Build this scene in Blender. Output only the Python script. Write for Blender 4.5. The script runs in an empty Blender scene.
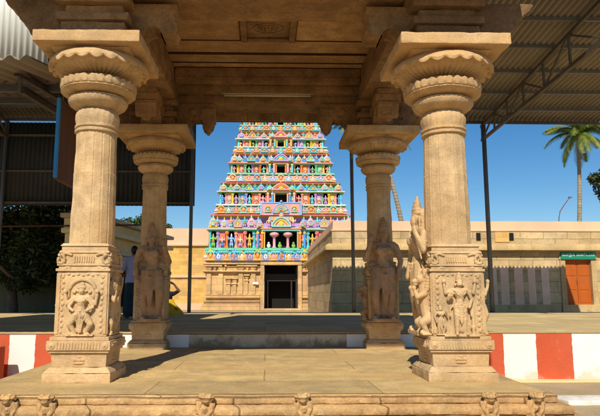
import bpy, bmesh, math, random
from mathutils import Vector, Matrix, noise
random.seed(7)
PI = math.pi
sc = bpy.context.scene
C = sc.collection
dg = bpy.context.evaluated_depsgraph_get

# ---------------------------------------------------------------- materials
def nd(nt, t, **k):
    n = nt.nodes.new(t)
    for a, v in k.items():
        if a.startswith('_'):
            n.inputs[a[1:].replace('_', ' ')].default_value = v
        else:
            setattr(n, a, v)
    return n

def mat(name, col, rough=.85, var=.25, scale=6., tint=None, bump=.3, fine=60., blocks=None, joint=.45,
        metal=0., dirt=None, dirt_z=None, streak=False, spec=.25, bdist=.01, axis='xz', tone=0.):
    """procedural surface: large mottling, fine grain, optional masonry joints, optional grime"""
    m = bpy.data.materials.new(name); m.use_nodes = True
    nt = m.node_tree; L = nt.links.new
    b = nt.nodes['Principled BSDF']
    b.inputs['Roughness'].default_value = rough
    b.inputs['Metallic'].default_value = metal
    b.inputs['Specular IOR Level'].default_value = spec
    geo = nd(nt, 'ShaderNodeNewGeometry')
    n1 = nd(nt, 'ShaderNodeTexNoise', _Scale=scale, _Detail=8., _Roughness=.65)
    n2 = nd(nt, 'ShaderNodeTexNoise', _Scale=fine, _Detail=4., _Roughness=.7)
    n3 = nd(nt, 'ShaderNodeTexNoise', _Scale=scale * .23, _Detail=4., _Roughness=.6)
    pos = geo.outputs['Position']
    if streak:
        mp = nd(nt, 'ShaderNodeMapping'); mp.inputs['Scale'].default_value = (1, 1, .18)
        L(pos, mp.inputs['Vector']); L(mp.outputs[0], n1.inputs['Vector'])
    else:
        L(pos, n1.inputs['Vector'])
    L(pos, n2.inputs['Vector']); L(pos, n3.inputs['Vector'])
    c0 = [max(0, c * (1 - var)) for c in col]; c1 = [min(1, c * (1 + var)) for c in col]
    t = tint or [col[0] * 1.05, col[1] * .85, col[2] * .62]
    r = nd(nt, 'ShaderNodeValToRGB')
    r.color_ramp.elements[0].position = .32; r.color_ramp.elements[1].position = .68
    r.color_ramp.elements[0].color = (*c0, 1); r.color_ramp.elements[1].color = (*c1, 1)
    L(n1.outputs['Fac'], r.inputs['Fac'])
    mr = nd(nt, 'ShaderNodeMapRange'); mr.inputs['From Min'].default_value = .42; mr.inputs['From Max'].default_value = .68
    mr.inputs['To Max'].default_value = .75
    L(n3.outputs['Fac'], mr.inputs['Value'])
    mx = nd(nt, 'ShaderNodeMix', data_type='RGBA'); mx.inputs['B'].default_value = (*t, 1)
    L(mr.outputs[0], mx.inputs['Factor']); L(r.outputs[0], mx.inputs['A'])
    out = mx.outputs['Result']
    # grain
    g = nd(nt, 'ShaderNodeMapRange'); g.inputs['From Min'].default_value = .3; g.inputs['From Max'].default_value = .7
    g.inputs['To Min'].default_value = 1 - var * .7; g.inputs['To Max'].default_value = 1 + var * .5
    L(n2.outputs['Fac'], g.inputs['Value'])
    mg = nd(nt, 'ShaderNodeMix', data_type='RGBA', blend_type='MULTIPLY'); mg.inputs['Factor'].default_value = 1
    L(out, mg.inputs['A']); L(g.outputs[0], mg.inputs['B']); out = mg.outputs['Result']
    h = nd(nt, 'ShaderNodeMath', operation='MULTIPLY_ADD'); h.inputs[1].default_value = .45
    L(n2.outputs['Fac'], h.inputs[0]); L(n1.outputs['Fac'], h.inputs[2])
    hout = h.outputs[0]
    if blocks:
        bw, bh, ms = blocks
        sp = nd(nt, 'ShaderNodeSeparateXYZ'); L(pos, sp.inputs[0])
        cb = nd(nt, 'ShaderNodeCombineXYZ')
        if axis == 'xz':
            ad = nd(nt, 'ShaderNodeMath', operation='ADD'); L(sp.outputs[0], ad.inputs[0]); L(sp.outputs[1], ad.inputs[1])
            L(ad.outputs[0], cb.inputs[0]); L(sp.outputs[2], cb.inputs[1])
        else:
            L(sp.outputs[0], cb.inputs[0]); L(sp.outputs[1], cb.inputs[1])
        nw = nd(nt, 'ShaderNodeTexNoise', _Scale=max(1.5, 1.3 / bh), _Detail=2.)
        L(pos, nw.inputs['Vector'])
        wv = nd(nt, 'ShaderNodeVectorMath', operation='MULTIPLY_ADD'); wv.inputs[1].default_value = (min(.03, bh * .1), min(.03, bh * .1), 0)
        L(nw.outputs['Color'], wv.inputs[0]); L(cb.outputs[0], wv.inputs[2])
        bt = nd(nt, 'ShaderNodeTexBrick'); bt.inputs['Scale'].default_value = 1
        bt.inputs['Brick Width'].default_value = bw; bt.inputs['Row Height'].default_value = bh
        bt.inputs['Mortar Size'].default_value = ms; bt.inputs['Mortar Smooth'].default_value = .4
        bt.inputs['Color1'].default_value = (1.12, 1.08, 1, 1); bt.inputs['Color2'].default_value = (.8, .8, .8, 1)
        bt.inputs['Mortar'].default_value = (joint, joint * .92, joint * .85, 1)
        L(wv.outputs[0], bt.inputs['Vector'])
        mb_ = nd(nt, 'ShaderNodeMix', data_type='RGBA', blend_type='MULTIPLY'); mb_.inputs['Factor'].default_value = 1
        L(out, mb_.inputs['A']); L(bt.outputs['Color'], mb_.inputs['B']); out = mb_.outputs['Result']
        hs = nd(nt, 'ShaderNodeMath', operation='SUBTRACT'); L(hout, hs.inputs[0]); L(bt.outputs['Fac'], hs.inputs[1]); hout = hs.outputs[0]
    if dirt:
        nn = nd(nt, 'ShaderNodeTexNoise', _Scale=2.2, _Detail=7., _Roughness=.7)
        L(pos, nn.inputs['Vector'])
        md = nd(nt, 'ShaderNodeMapRange'); md.inputs['From Min'].default_value = dirt[3]; md.inputs['From Max'].default_value = dirt[3] + .12
        md.inputs['To Max'].default_value = dirt[4]
        src = nn.outputs['Fac']
        if dirt_z:
            sp2 = nd(nt, 'ShaderNodeSeparateXYZ'); L(pos, sp2.inputs[0])
            mz = nd(nt, 'ShaderNodeMapRange'); mz.inputs['From Min'].default_value = dirt_z[0]; mz.inputs['From Max'].default_value = dirt_z[1]
            mz.inputs['To Min'].default_value = .22; mz.inputs['To Max'].default_value = 0
            L(sp2.outputs[2], mz.inputs['Value'])
            a2 = nd(nt, 'ShaderNodeMath', operation='ADD'); L(src, a2.inputs[0]); L(mz.outputs[0], a2.inputs[1]); src = a2.outputs[0]
        L(src, md.inputs['Value'])
        mm = nd(nt, 'ShaderNodeMix', data_type='RGBA'); mm.inputs['B'].default_value = (*dirt[:3], 1)
        L(md.outputs[0], mm.inputs['Factor']); L(out, mm.inputs['A']); out = mm.outputs['Result']
    oi = nd(nt, 'ShaderNodeObjectInfo'); rr = nd(nt, 'ShaderNodeMapRange'); rr.inputs['To Min'].default_value = 1 - tone; rr.inputs['To Max'].default_value = 1 + tone
    L(oi.outputs['Random'], rr.inputs['Value'])
    mo = nd(nt, 'ShaderNodeMix', data_type='RGBA', blend_type='MULTIPLY'); mo.inputs['Factor'].default_value = 1
    L(out, mo.inputs['A']); L(rr.outputs[0], mo.inputs['B']); out = mo.outputs['Result']
    L(out, b.inputs['Base Color'])
    bp = nd(nt, 'ShaderNodeBump'); bp.inputs['Strength'].default_value = bump; bp.inputs['Distance'].default_value = bdist
    L(hout, bp.inputs['Height']); L(bp.outputs[0], b.inputs['Normal'])
    return m

SAND = (.50, .345, .195)
M = {}
M['pillar'] = mat('pillar_granite', (.55, .375, .195), tone=.07, var=.26, scale=6, bump=.8, fine=70, bdist=.014, tint=(.54, .32, .13), dirt=(.27, .19, .11, .59, .55))
M['statue'] = mat('carved_granite', (.42, .265, .145), var=.3, scale=9, bump=.9, fine=70, bdist=.014, tint=(.38, .21, .10), dirt=(.18, .10, .06, .56, .6))
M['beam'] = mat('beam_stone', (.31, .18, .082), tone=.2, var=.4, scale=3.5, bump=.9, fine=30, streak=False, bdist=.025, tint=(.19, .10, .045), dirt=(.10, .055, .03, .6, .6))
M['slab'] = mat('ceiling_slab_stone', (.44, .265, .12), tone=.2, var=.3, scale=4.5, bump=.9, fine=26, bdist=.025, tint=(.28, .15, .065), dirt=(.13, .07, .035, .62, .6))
M['joint'] = mat('sooty_shade_joint', (.05, .03, .015), var=.3, bump=.3)  # slab gap shade, with soot, put into a near-black colour
M['platform'] = mat('platform_stone', (.54, .34, .15), var=.3, scale=4, bump=1., fine=40, blocks=(1.15, 9., .008), bdist=.02, tint=(.50, .27, .11), dirt=(.26, .2, .13, .56, .7))
M['platform_top'] = mat('platform_paving', (.52, .37, .165), var=.26, scale=3.2, bump=.7, fine=34, blocks=(1.9, .8, .006), axis='xy', joint=.66, bdist=.01, dirt=(.33, .25, .15, .55, .6), tint=(.50, .33, .14))
M['floor'] = mat('floor_paving', (.60, .45, .22), var=.2, scale=2.5, bump=.3, fine=30, blocks=(1.4, .9, .01), axis='xy', joint=.7, bdist=.01, dirt=(.40, .31, .18, .6, .5), tint=(.54, .40, .19))
M['ground'] = mat('sandy_ground', (.42, .31, .17), var=.25, scale=1.2, bump=.8, fine=30, bdist=.02, tint=(.36, .27, .16), dirt=(.28, .22, .14, .56, .6))
M['wallstone'] = mat('ashlar_wall', (.58, .44, .25), var=.28, scale=2.2, bump=.6, fine=25, blocks=(.95, .42, .012), joint=.55, bdist=.02, dirt=(.2, .17, .11, .6, .65), tint=(.44, .30, .13))
M['cornice'] = mat('weathered_cornice', (.56, .39, .18), var=.25, scale=2.5, bump=.6, fine=22, streak=True, bdist=.02, dirt=(.22, .18, .12, .57, .6), tint=(.42, .28, .13))
M['pinkwash'] = mat('pink_limewash', (.74, .46, .28), var=.08, scale=1, bump=.15, fine=20, tint=(.55, .40, .28), dirt=(.38, .3, .2, .66, .5))
M['yellowwash'] = mat('yellow_brick_wall', (.70, .42, .10), var=.16, scale=1.2, bump=.4, fine=12, blocks=(.62, .3, .01), joint=.8, tint=(.55, .36, .17))
M['gopstone'] = mat('gate_tower_stone', (.62, .41, .18), var=.2, scale=1.8, bump=.5, fine=18, blocks=(.9, .48, .012), joint=.65, tint=(.55, .33, .18))
M['stripe'] = mat('faded_mauve_paint', (.84, .57, .42), var=.12, scale=3, bump=.2, dirt=(.34, .27, .17, .6, .8))
M['white'] = mat('whitewash', (.78, .75, .70), var=.05, scale=2, bump=.25, fine=30, tint=(.72, .67, .58), dirt=(.50, .40, .27, .60, .6), dirt_z=(-.5, -.22))
M['dirtywhite'] = mat('stained_whitewash', (.62, .50, .34), var=.15, scale=3, bump=.4, fine=30, tint=(.5, .4, .28), dirt=(.22, .14, .07, .5, .8), dirt_z=(-.1, .16))
M['redpaint'] = mat('red_ochre_paint', (.55, .085, .03), var=.12, scale=3, bump=.25, fine=30, tint=(.5, .11, .05), dirt=(.52, .26, .16, .60, .55), dirt_z=(-.5, -.3))
M['steel'] = mat('painted_grey_steel', (.11, .115, .12), rough=.5, var=.2, bump=.1, spec=.4)
M['truss'] = mat('rusty_truss_steel', (.10, .085, .07), rough=.6, var=.25, bump=.1, tint=(.09, .05, .03))
M['galv'] = mat('old_roof_sheet', (.27, .225, .165), rough=.6, var=.15, scale=1.2, streak=False, bump=.1, tint=(.21, .16, .11))
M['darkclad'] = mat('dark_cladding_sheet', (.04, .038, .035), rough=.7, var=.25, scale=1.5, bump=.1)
M['lightclad'] = mat('white_cladding_sheet', (.62, .62, .58), rough=.5, var=.05, scale=1.5, bump=.05, tint=(.55, .55, .5))
M['cream'] = mat('cream_plaster', (.72, .58, .30), var=.1, scale=1.5, bump=.2, tint=(.66, .5, .24), dirt=(.35, .27, .15, .62, .5))
M['greyroof'] = mat('grey_concrete_roof', (.45, .40, .33), var=.15, scale=2, bump=.3)
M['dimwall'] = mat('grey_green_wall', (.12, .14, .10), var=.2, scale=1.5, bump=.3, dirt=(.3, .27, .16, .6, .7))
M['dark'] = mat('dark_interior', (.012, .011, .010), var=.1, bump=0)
M['door'] = mat('orange_door_paint', (.46, .10, .010), rough=.5, var=.12, scale=4, bump=.1, streak=True, tint=(.40, .10, .02))
M['gatewood'] = mat('dark_gate_wood', (.035, .032, .028), rough=.6, var=.3, scale=4, bump=.3)
M['signgreen'] = mat('sign_green', (.008, .23, .13), rough=.5, var=.05, bump=.02, tint=(.008, .2, .11))
M['signwhite'] = mat('sign_white', (.8, .8, .8), rough=.5, var=.02, bump=0, tint=(.8, .8, .8))
M['bluepaint'] = mat('blue_frame_paint', (.03, .24, .55), rough=.5, var=.1, bump=.05, tint=(.04, .25, .5))
M['brownboard'] = mat('brown_board', (.11, .05, .028), rough=.7, var=.3, bump=.2, streak=True)
M['tube'] = mat('tube_plastic', (.55, .48, .34), rough=.4, var=.03, bump=0, tint=(.5, .45, .33))
M['skin'] = mat('brown_skin', (.16, .075, .04), rough=.55, var=.1, bump=.05, tint=(.15, .07, .04))
M['hair'] = mat('black_hair', (.012, .01, .01), rough=.5, var=.2, bump=.3)
M['lavender'] = mat('lavender_cotton', (.36, .36, .56), var=.07, scale=9, bump=.2, tint=(.34, .33, .5))
M['darkcloth'] = mat('dark_teal_cloth', (.02, .035, .045), var=.2, bump=.2)
M['blackcloth'] = mat('black_cloth', (.012, .012, .014), var=.2, bump=.2)
M['yellowcloth'] = mat('yellow_cloth', (.62, .38, .01), var=.12, bump=.2, tint=(.55, .33, .01))
M['palecloth'] = mat('pale_cloth', (.5, .46, .38), var=.08, bump=.2)
M['bark'] = mat('tree_bark', (.16, .12, .08), var=.35, scale=6, bump=.8)
M['palmbark'] = mat('palm_bark', (.30, .25, .18), var=.3, scale=3, bump=.5)
M['redwhite'] = mat('faded_red_pole_paint', (.16, .08, .07), var=.2, bump=.05)

def leafmat(name, c0, c1):
    m = bpy.data.materials.new(name); m.use_nodes = True; nt = m.node_tree; L = nt.links.new
    b = nt.nodes['Principled BSDF']; b.inputs['Roughness'].default_value = .55
    g = nd(nt, 'ShaderNodeNewGeometry'); n = nd(nt, 'ShaderNodeTexNoise', _Scale=1.1, _Detail=5.)
    L(g.outputs['Position'], n.inputs['Vector'])
    r = nd(nt, 'ShaderNodeValToRGB'); r.color_ramp.elements[0].color = (*c0, 1); r.color_ramp.elements[1].color = (*c1, 1)
    r.color_ramp.elements[0].position = .35; r.color_ramp.elements[1].position = .65
    L(n.outputs['Fac'], r.inputs['Fac']); L(r.outputs[0], b.inputs['Base Color'])
    t = nd(nt, 'ShaderNodeBsdfTranslucent'); L(r.outputs[0], t.inputs['Color'])
    mx = nd(nt, 'ShaderNodeMixShader'); mx.inputs[0].default_value = .3
    o = nt.nodes['Material Output']; L(b.outputs[0], mx.inputs[1]); L(t.outputs[0], mx.inputs[2]); L(mx.outputs[0], o.inputs['Surface'])
    return m
M['leaf'] = leafmat('tree_leaves', (.035, .07, .012), (.10, .14, .03))
M['leafdark'] = leafmat('dark_tree_leaves', (.03, .05, .012), (.09, .11, .03))
M['palmleaf'] = leafmat('palm_leaves', (.07, .14, .02), (.24, .26, .04))
PAL = dict(pink=(.88, .38, .42), salmon=(.88, .38, .24), cyan=(.12, .62, .66), blue=(.08, .33, .78), yellow=(.84, .55, .05),
           gold=(.74, .46, .10), green=(.18, .58, .32), lime=(.26, .55, .10), violet=(.50, .32, .62), red=(.84, .20, .16),
           orange=(.84, .22, .04), white=(.80, .76, .70), teal=(.25, .60, .55), maroon=(.62, .14, .13), sky=(.28, .50, .76),
           peach=(.84, .54, .36), navy=(.07, .14, .42), mint=(.30, .62, .42))
PN = list(PAL)
for k, v in PAL.items():
    M['p_' + k] = mat('tower_paint_' + k, v, rough=.75, tone=.1, var=.14, scale=2.0, bump=.15, fine=14, streak=True, dirt=(v[0] * .45 + .06, v[1] * .45 + .055, v[2] * .45 + .05, .57, .55), tint=[c * .82 + .03 for c in v])
PM = ['p_' + k for k in PN]
def pc(k): return PN.index(k)

# ---------------------------------------------------------------- mesh builder
class MB:
    def __init__(s): s.v = []; s.f = []; s.m = []
    def add(s, vs, fs, m=0):
        o = len(s.v); s.v += [tuple(v) for v in vs]; s.f += [tuple(i + o for i in f) for f in fs]; s.m += [m] * len(fs); return s
    def box(s, x0, x1, y0, y1, z0, z1, m=0, tx=0, ty=0):
        """box, optionally tapered at the top by tx, ty each side"""
        vs = [(x0, y0, z0), (x1, y0, z0), (x1, y1, z0), (x0, y1, z0), (x0 + tx, y0 + ty, z1), (x1 - tx, y0 + ty, z1), (x1 - tx, y1 - ty, z1), (x0 + tx, y1 - ty, z1)]
        return s.add(vs, [(3, 2, 1, 0), (4, 5, 6, 7), (0, 1, 5, 4), (1, 2, 6, 5), (2, 3, 7, 6), (3, 0, 4, 7)], m)
    def cbox(s, cx, cy, w, d, z0, z1, m=0, t=0): return s.box(cx - w / 2, cx + w / 2, cy - d / 2, cy + d / 2, z0, z1, m, t, t)
    def prism(s, poly, fn, a0, a1, m=0):
        """poly of (u,v) extruded from a0 to a1; fn(u,v,a)->xyz"""
        n = len(poly); vs = [fn(u, v, a0) for u, v in poly] + [fn(u, v, a1) for u, v in poly]
        fs = [tuple(range(n))[::-1], tuple(range(n, 2 * n))] + [(i, (i + 1) % n, n + (i + 1) % n, n + i) for i in range(n)]
        return s.add(vs, fs, m)
    def lathe(s, prof, cx=0, cy=0, n=32, m=0, rf=None, sq=None, rot=0):
        """prof of (r,z); rf(r,z,angle,i)->(r,z)"""
        vs = []
        for i, (r, z) in enumerate(prof):
            for k in range(n):
                a = 2 * PI * k / n + rot; rr, zz = (r, z) if rf is None else rf(r, z, a, i)
                if n > 60: q_ = Vector((cx + rr * math.cos(a), cy + rr * math.sin(a), zz)); w_ = .004 * noise.noise(q_ * 7) + .0025 * noise.noise(q_ * 23) - .012 * max(0, noise.noise(q_ * 6 + Vector((4, 4, 4))) - .45); rr += w_; zz += w_ * .5 if 0 < i < len(prof) - 1 else 0
                vs.append((cx + rr * math.cos(a), cy + rr * math.sin(a), zz))
        fs = []
        for i in range(len(prof) - 1):
            for k in range(n): fs.append((i * n + k, i * n + (k + 1) % n, (i + 1) * n + (k + 1) % n, (i + 1) * n + k))
        fs.append(tuple(range(n))[::-1]); fs.append(tuple((len(prof) - 1) * n + k for k in range(n)))
        return s.add(vs, fs, m)
    def tube(s, pts, r, n=8, m=0, r1=None):
        P = [Vector(p) for p in pts]; vs = []; r1 = r if r1 is None else r1
        up = Vector((0, 0, 1))
        for i, p in enumerate(P):
            t = (P[min(i + 1, len(P) - 1)] - P[max(i - 1, 0)]).normalized()
            a = t.cross(up if abs(t.z) < .95 else Vector((0, 1, 0))).normalized(); b = t.cross(a)
            q = r + (r1 - r) * i / max(1, len(P) - 1)
            for k in range(n):
                an = 2 * PI * k / n; vs.append(p + a * q * math.cos(an) + b * q * math.sin(an))
        fs = [(i * n + k, i * n + (k + 1) % n, (i + 1) * n + (k + 1) % n, (i + 1) * n + k) for i in range(len(P) - 1) for k in range(n)]
        fs += [tuple(range(n))[::-1], tuple((len(P) - 1) * n + k for k in range(n))]
        return s.add(vs, fs, m)
    def bar(s, p, q, w, h=None, m=0):
        p = Vector(p); q = Vector(q); h = h or w; t = (q - p).normalized()
        a = t.cross(Vector((0, 0, 1)) if abs(t.z) < .95 else Vector((0, 1, 0))).normalized() * w / 2; b = t.cross(a).normalized() * h / 2
        vs = [p - a - b, p + a - b, p + a + b, p - a + b, q - a - b, q + a - b, q + a + b, q - a + b]
        return s.add(vs, [(3, 2, 1, 0), (4, 5, 6, 7), (0, 1, 5, 4), (1, 2, 6, 5), (2, 3, 7, 6), (3, 0, 4, 7)], m)
    def ell(s, c, r, m=0, nu=12, nv=7):
        if not hasattr(r, '__len__'): r = (r, r, r)
        vs = [(c[0], c[1], c[2] - r[2])]; fs = []
        for j in range(1, nv):
            t = -PI / 2 + PI * j / nv
            for k in range(nu):
                a = 2 * PI * k / nu; vs.append((c[0] + r[0] * math.cos(t) * math.cos(a), c[1] + r[1] * math.cos(t) * math.sin(a), c[2] + r[2] * math.sin(t)))
        vs.append((c[0], c[1], c[2] + r[2])); T = len(vs) - 1
        for k in range(nu):
            fs.append((0, 1 + (k + 1) % nu, 1 + k)); fs.append((T, T - nu + k, T - nu + (k + 1) % nu))
            for j in range(nv - 2): a = 1 + j * nu; fs.append((a + k, a + (k + 1) % nu, a + nu + (k + 1) % nu, a + nu + k))
        return s.add(vs, fs, m)
    def cap(s, p, q, r0, r1=None, m=0, n=10):
        r1 = r0 if r1 is None else r1
        s.ell(p, r0, m, n, 6); s.ell(q, r1, m, n, 6); return s.tube([p, q], r0, n, m, r1)
    def chain(s, pts, m=0, n=10):
        for a, b in zip(pts, pts[1:]): s.cap(a[:3], b[:3], a[3], b[3], m, n)
        return s
    def xf(s, mx, i0=0):
        for i in range(i0, len(s.v)): s.v[i] = tuple(mx @ Vector(s.v[i]))
        return s
    def build(s, name, mats, parent=None, smooth=False, bevel=0, remesh=0, sm_it=0, angle=None, solid=0, rough=None):
        me = bpy.data.meshes.new(name)
        off = Vector((0, 0, 0)); p = parent
        while p is not None: off += p.location; p = p.parent
        vs = [tuple(Vector(v) - off) for v in s.v] if off.length else s.v
        me.from_pydata(vs, [], s.f)
        if isinstance(mats, str): mats = [mats]
        for k in mats: me.materials.append(M[k])
        if len(mats) > 1: me.polygons.foreach_set('material_index', s.m)
        o = bpy.data.objects.new(name, me); C.objects.link(o)
        if remesh:
            r = o.modifiers.new('r', 'REMESH'); r.mode = 'VOXEL'; r.voxel_size = remesh
            q = o.modifiers.new('s', 'SMOOTH'); q.iterations = sm_it or 1; q.factor = .5
            me2 = bpy.data.meshes.new_from_object(o.evaluated_get(dg())); o.modifiers.clear(); o.data = me2
            bpy.data.meshes.remove(me); me = me2; me.name = name; smooth = True
        if smooth: me.polygons.foreach_set('use_smooth', [True] * len(me.polygons)); me.update()
        if smooth and angle: me.set_sharp_from_angle(angle=math.radians(angle))
        if rough:
            cuts, amp, fr = rough; bm = bmesh.new(); bm.from_mesh(me); bmesh.ops.remove_doubles(bm, verts=bm.verts, dist=1e-5)
            es = [e for e in bm.edges if len(e.link_faces) == 2 and e.calc_face_angle(0) > .6]
            if bevel: bmesh.ops.bevel(bm, geom=es, offset=bevel, segments=2, profile=.6, affect='EDGES')
            for _ in range(6):
                es = [e for e in bm.edges if e.calc_length() > cuts]
                if not es: break
                bmesh.ops.subdivide_edges(bm, edges=es, cuts=1, use_grid_fill=True)
            bmesh.ops.triangulate(bm, faces=[f for f in bm.faces if len(f.verts) > 4])
            bm.normal_update()
            for v in bm.verts:
                c = v.co + off; n_ = noise.noise(c * fr) + .5 * noise.noise(c * fr * 2.7 + Vector((9, 2, 5)))
                chip = max(0, noise.noise(c * fr * .6 + Vector((3, 8, 1))) - .35) * 3
                v.co = v.co + v.normal * (amp * n_ - amp * chip)
            bm.to_mesh(me); bm.free(); bevel = 0
            me.polygons.foreach_set('use_smooth', [True] * len(me.polygons)); me.update(); me.set_sharp_from_angle(angle=math.radians(38))
        if bevel:
            b = o.modifiers.new('bevel', 'BEVEL'); b.width = bevel; b.segments = 2; b.limit_method = 'ANGLE'; b.angle_limit = math.radians(40)
        if solid: q = o.modifiers.new('solid', 'SOLIDIFY'); q.thickness = solid; q.offset = 0
        if parent: o.parent = parent
        return o

def tag(o, label=None, cat=None, group=None, kind=None):
    if label: o['label'] = label
    if cat: o['category'] = cat
    if group: o['group'] = group
    if kind: o['kind'] = kind
    return o
def thing(name, label, cat, loc=(0, 0, 0), group=None, rz=0):
    o = bpy.data.objects.new(name, None); C.objects.link(o); o.location = loc; o.rotation_euler.z = rz; o.empty_display_size = .2
    return tag(o, label, cat, group)
def struct(o): o['kind'] = 'structure'; return o

# ---------------------------------------------------------------- setting
g = MB()
N = 40
for i in range(N + 1):
    for j in range(N + 1):
        x = -400 + 800 * i / N; y = -200 + 1100 * j / N
        g.v.append((x, y, -.5))
for i in range(N):
    for j in range(N): a = i * (N + 1) + j; g.f.append((a, a + N + 1, a + N + 2, a + 1)); g.m.append(0)
struct(g.build('ground', 'ground'))
struct(MB().box(-14, 17.5, 9.16, 18.9, -.496, .2).build('courtyard_floor', 'floor', bevel=.01))

# painted retaining wall: whitewash with red blocks, stained riser in the middle
w = thing('painted_wall', 'low retaining wall painted in white and red ochre blocks edging the courtyard floor', 'wall', (0, 9.1, -.5))
MB().box(-14, -2.25, 9.0, 9.16, -.5, .2).build('wall_face', 'white', w)
MB().box(2.36, 17.5, 9.0, 9.16, -.5, .2).build('wall_face', 'white', w)
MB().box(-1.15, 1.2, 9.003, 9.16, -.5, .19).build('stained_riser', 'dirtywhite', w)
MB().box(-2.25, -1.15, 9.0, 9.16, -.5, .19).build('white_riser', 'white', w)
MB().box(1.2, 2.36, 9.0, 9.16, -.5, .19).build('white_riser', 'white', w)
MB().box(-14, 17.5, 8.985, 9.2, .2, .222).build('coping', 'floor', w, bevel=.006)
def red_block(a, b, z0):
    e = lambda x, z: x + .009 * noise.noise(Vector((x * 3, z * 9, 2))) + .005 * noise.noise(Vector((x * 3, z * 40, 5)))
    zs = [z0 + (.196 - z0) * k / 40 for k in range(41)]
    MB().prism([(e(b, z), z) for z in zs] + [(e(a, z), z) for z in zs[::-1]], lambda u, v, q: (u, q, v), 8.9955, 9.02).build('red_block', 'redpaint', w)
for a, b in ((-4.75, -4.2), (-3.777, -3.777 + .001), (-3.40, -2.8), (3.1, 3.557), (4.052, 4.6), (5.1, 5.65), (6.15, 6.7)):
    if b - a > .1:
        red_block(a, b, -.5 + (.0 if a < 0 else .012))
red_block(-4.25, -3.78, -.5)
MB().box(2.36, 17.5, 8.8, 9.0, -.5, -.47).build('foot_ledge', 'cream', w, bevel=.008)
tag(MB().box(-5.0, -3.70, 8.05, 8.7, -.5, .06).build('step_block', 'redpaint', bevel=.02), 'plain red ochre painted block standing before the striped wall at far left', 'block')
tag(MB().prism([(3.52, 7.05), (6, 7.0), (6, 7.5), (3.42, 7.42)], lambda u, v, a: (u, v, a), -.5, -.44).build('white_kerb', 'white', bevel=.01), 'white painted low kerb lying on the sandy ground at lower right', 'kerb')

# ---------------------------------------------------------------- mandapa platform
def wob(x, s=.01, f=3.): return s * noise.noise(Vector((x * f, 1.7, .3)))
def course(x0, x1, yf, z0, z1, prof, name, m='platform', back=9.0, ends=True, step=.018, amp=.014):
    """a stone course with a given front profile [(out,z)], slightly irregular along its length; also wraps the right end"""
    mb = MB(); P = [(x0, yf + 4.2), ]
    P = []
    n = int((x1 - x0) / step)
    for i in range(n + 1): P.append((x0 + (x1 - x0) * i / n, yf, 0, -1))
    k = int((back - yf) / .12)
    for i in range(1, k + 1): P.append((x1, yf + (back - yf) * i / k, 1, 0))
    P.insert(0, (x0, back, -1, 0))
    rows = len(prof)
    for (x, y, nx, ny) in P:
        ww = amp * noise.noise(Vector((x * 2.3, y * 2.3, z0 * 5))) + amp * .7 * noise.noise(Vector((x * 9, y * 9, z0 * 7))) + amp * .5 * noise.noise(Vector((x * 31, y * 31, z0 * 9))) - .02 * max(0, noise.noise(Vector((x * 5.3 + 7, y * 5, z0 * 40))) - .32)
        corner = (abs(x - x1) < 1e-6 and abs(y - yf) < 1e-6)
        for (o, z) in prof:
            oo = o + ww
            ox = oo * (1 if corner else nx); oy = oo * ny
            jj = .007 * noise.noise(Vector((x * 14, y * 14, z * 60 + 3))); mb.v.append((x + ox, y + oy - (jj if ny else 0), z + ((ww + jj) * .5 if z > z0 + .02 and z < z1 - .001 else 0)))
    for i in range(len(P) - 1):
        for j in range(rows - 1):
            a = i * rows + j; mb.f.append((a, a + rows, a + rows + 1, a + 1)); mb.m.append(0)
    top = [i * rows + rows - 1 for i in range(len(P))]; mb.f.append(tuple(top)); mb.m.append(0)
    bot = [i * rows for i in range(len(P))]; mb.f.append(tuple(bot[::-1])); mb.m.append(0)
    return mb
pf = thing('stone_platform', 'weathered sandstone platform with moulded edge carrying the four carved pillars', 'platform', (0, 7, -.5))
course(-2.5, 2.30, 4.86, -.068, 0, [(0, -.068), (.02, -.066), (.024, -.06), (.022, -.012), (.014, -.003), (-.02, 0)], 'x').build('top_slab', 'platform', pf, smooth=True, angle=50)
tp = MB()
nx_, ny_ = 60, 52
for i in range(nx_ + 1):
    for j in range(ny_ + 1):
        x = -2.47 + 4.74 * i / nx_; y = 4.885 + 4.11 * j / ny_
        tp.v.append((x, y, .004 + (.006 * noise.noise(Vector((x * 1.7, y * 1.7, 0))) if 0 < i < nx_ and 0 < j < ny_ else 0)))
for i in range(nx_):
    for j in range(ny_): a = i * (ny_ + 1) + j; tp.f.append((a, a + ny_ + 1, a + ny_ + 2, a + 1)); tp.m.append(0)
tp.build('paving', 'platform_top', pf, smooth=True)
course(-2.56, 2.38, 4.84, -.15, -.07, [(0, -.15), (.045, -.149), (.055, -.14), (.056, -.098), (.046, -.084), (-.0, -.07)], 'x', amp=.014).build('rounded_course', 'platform', pf, smooth=True, angle=50)
course(-2.60, 2.46, 4.83, -.30, -.152, [(0, -.30), (.07, -.295), (.075, -.24), (.085, -.18), (.08, -.168), (.0, -.152)], 'x', amp=.014).build('lower_course', 'platform', pf, smooth=True, angle=50)
course(-2.66, 2.52, 4.8, -.5, -.302, [(0, -.5), (.12, -.5), (.12, -.31), (.0, -.302)], 'x', amp=.012).build('footing', 'platform', pf, smooth=True, angle=50)
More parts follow.
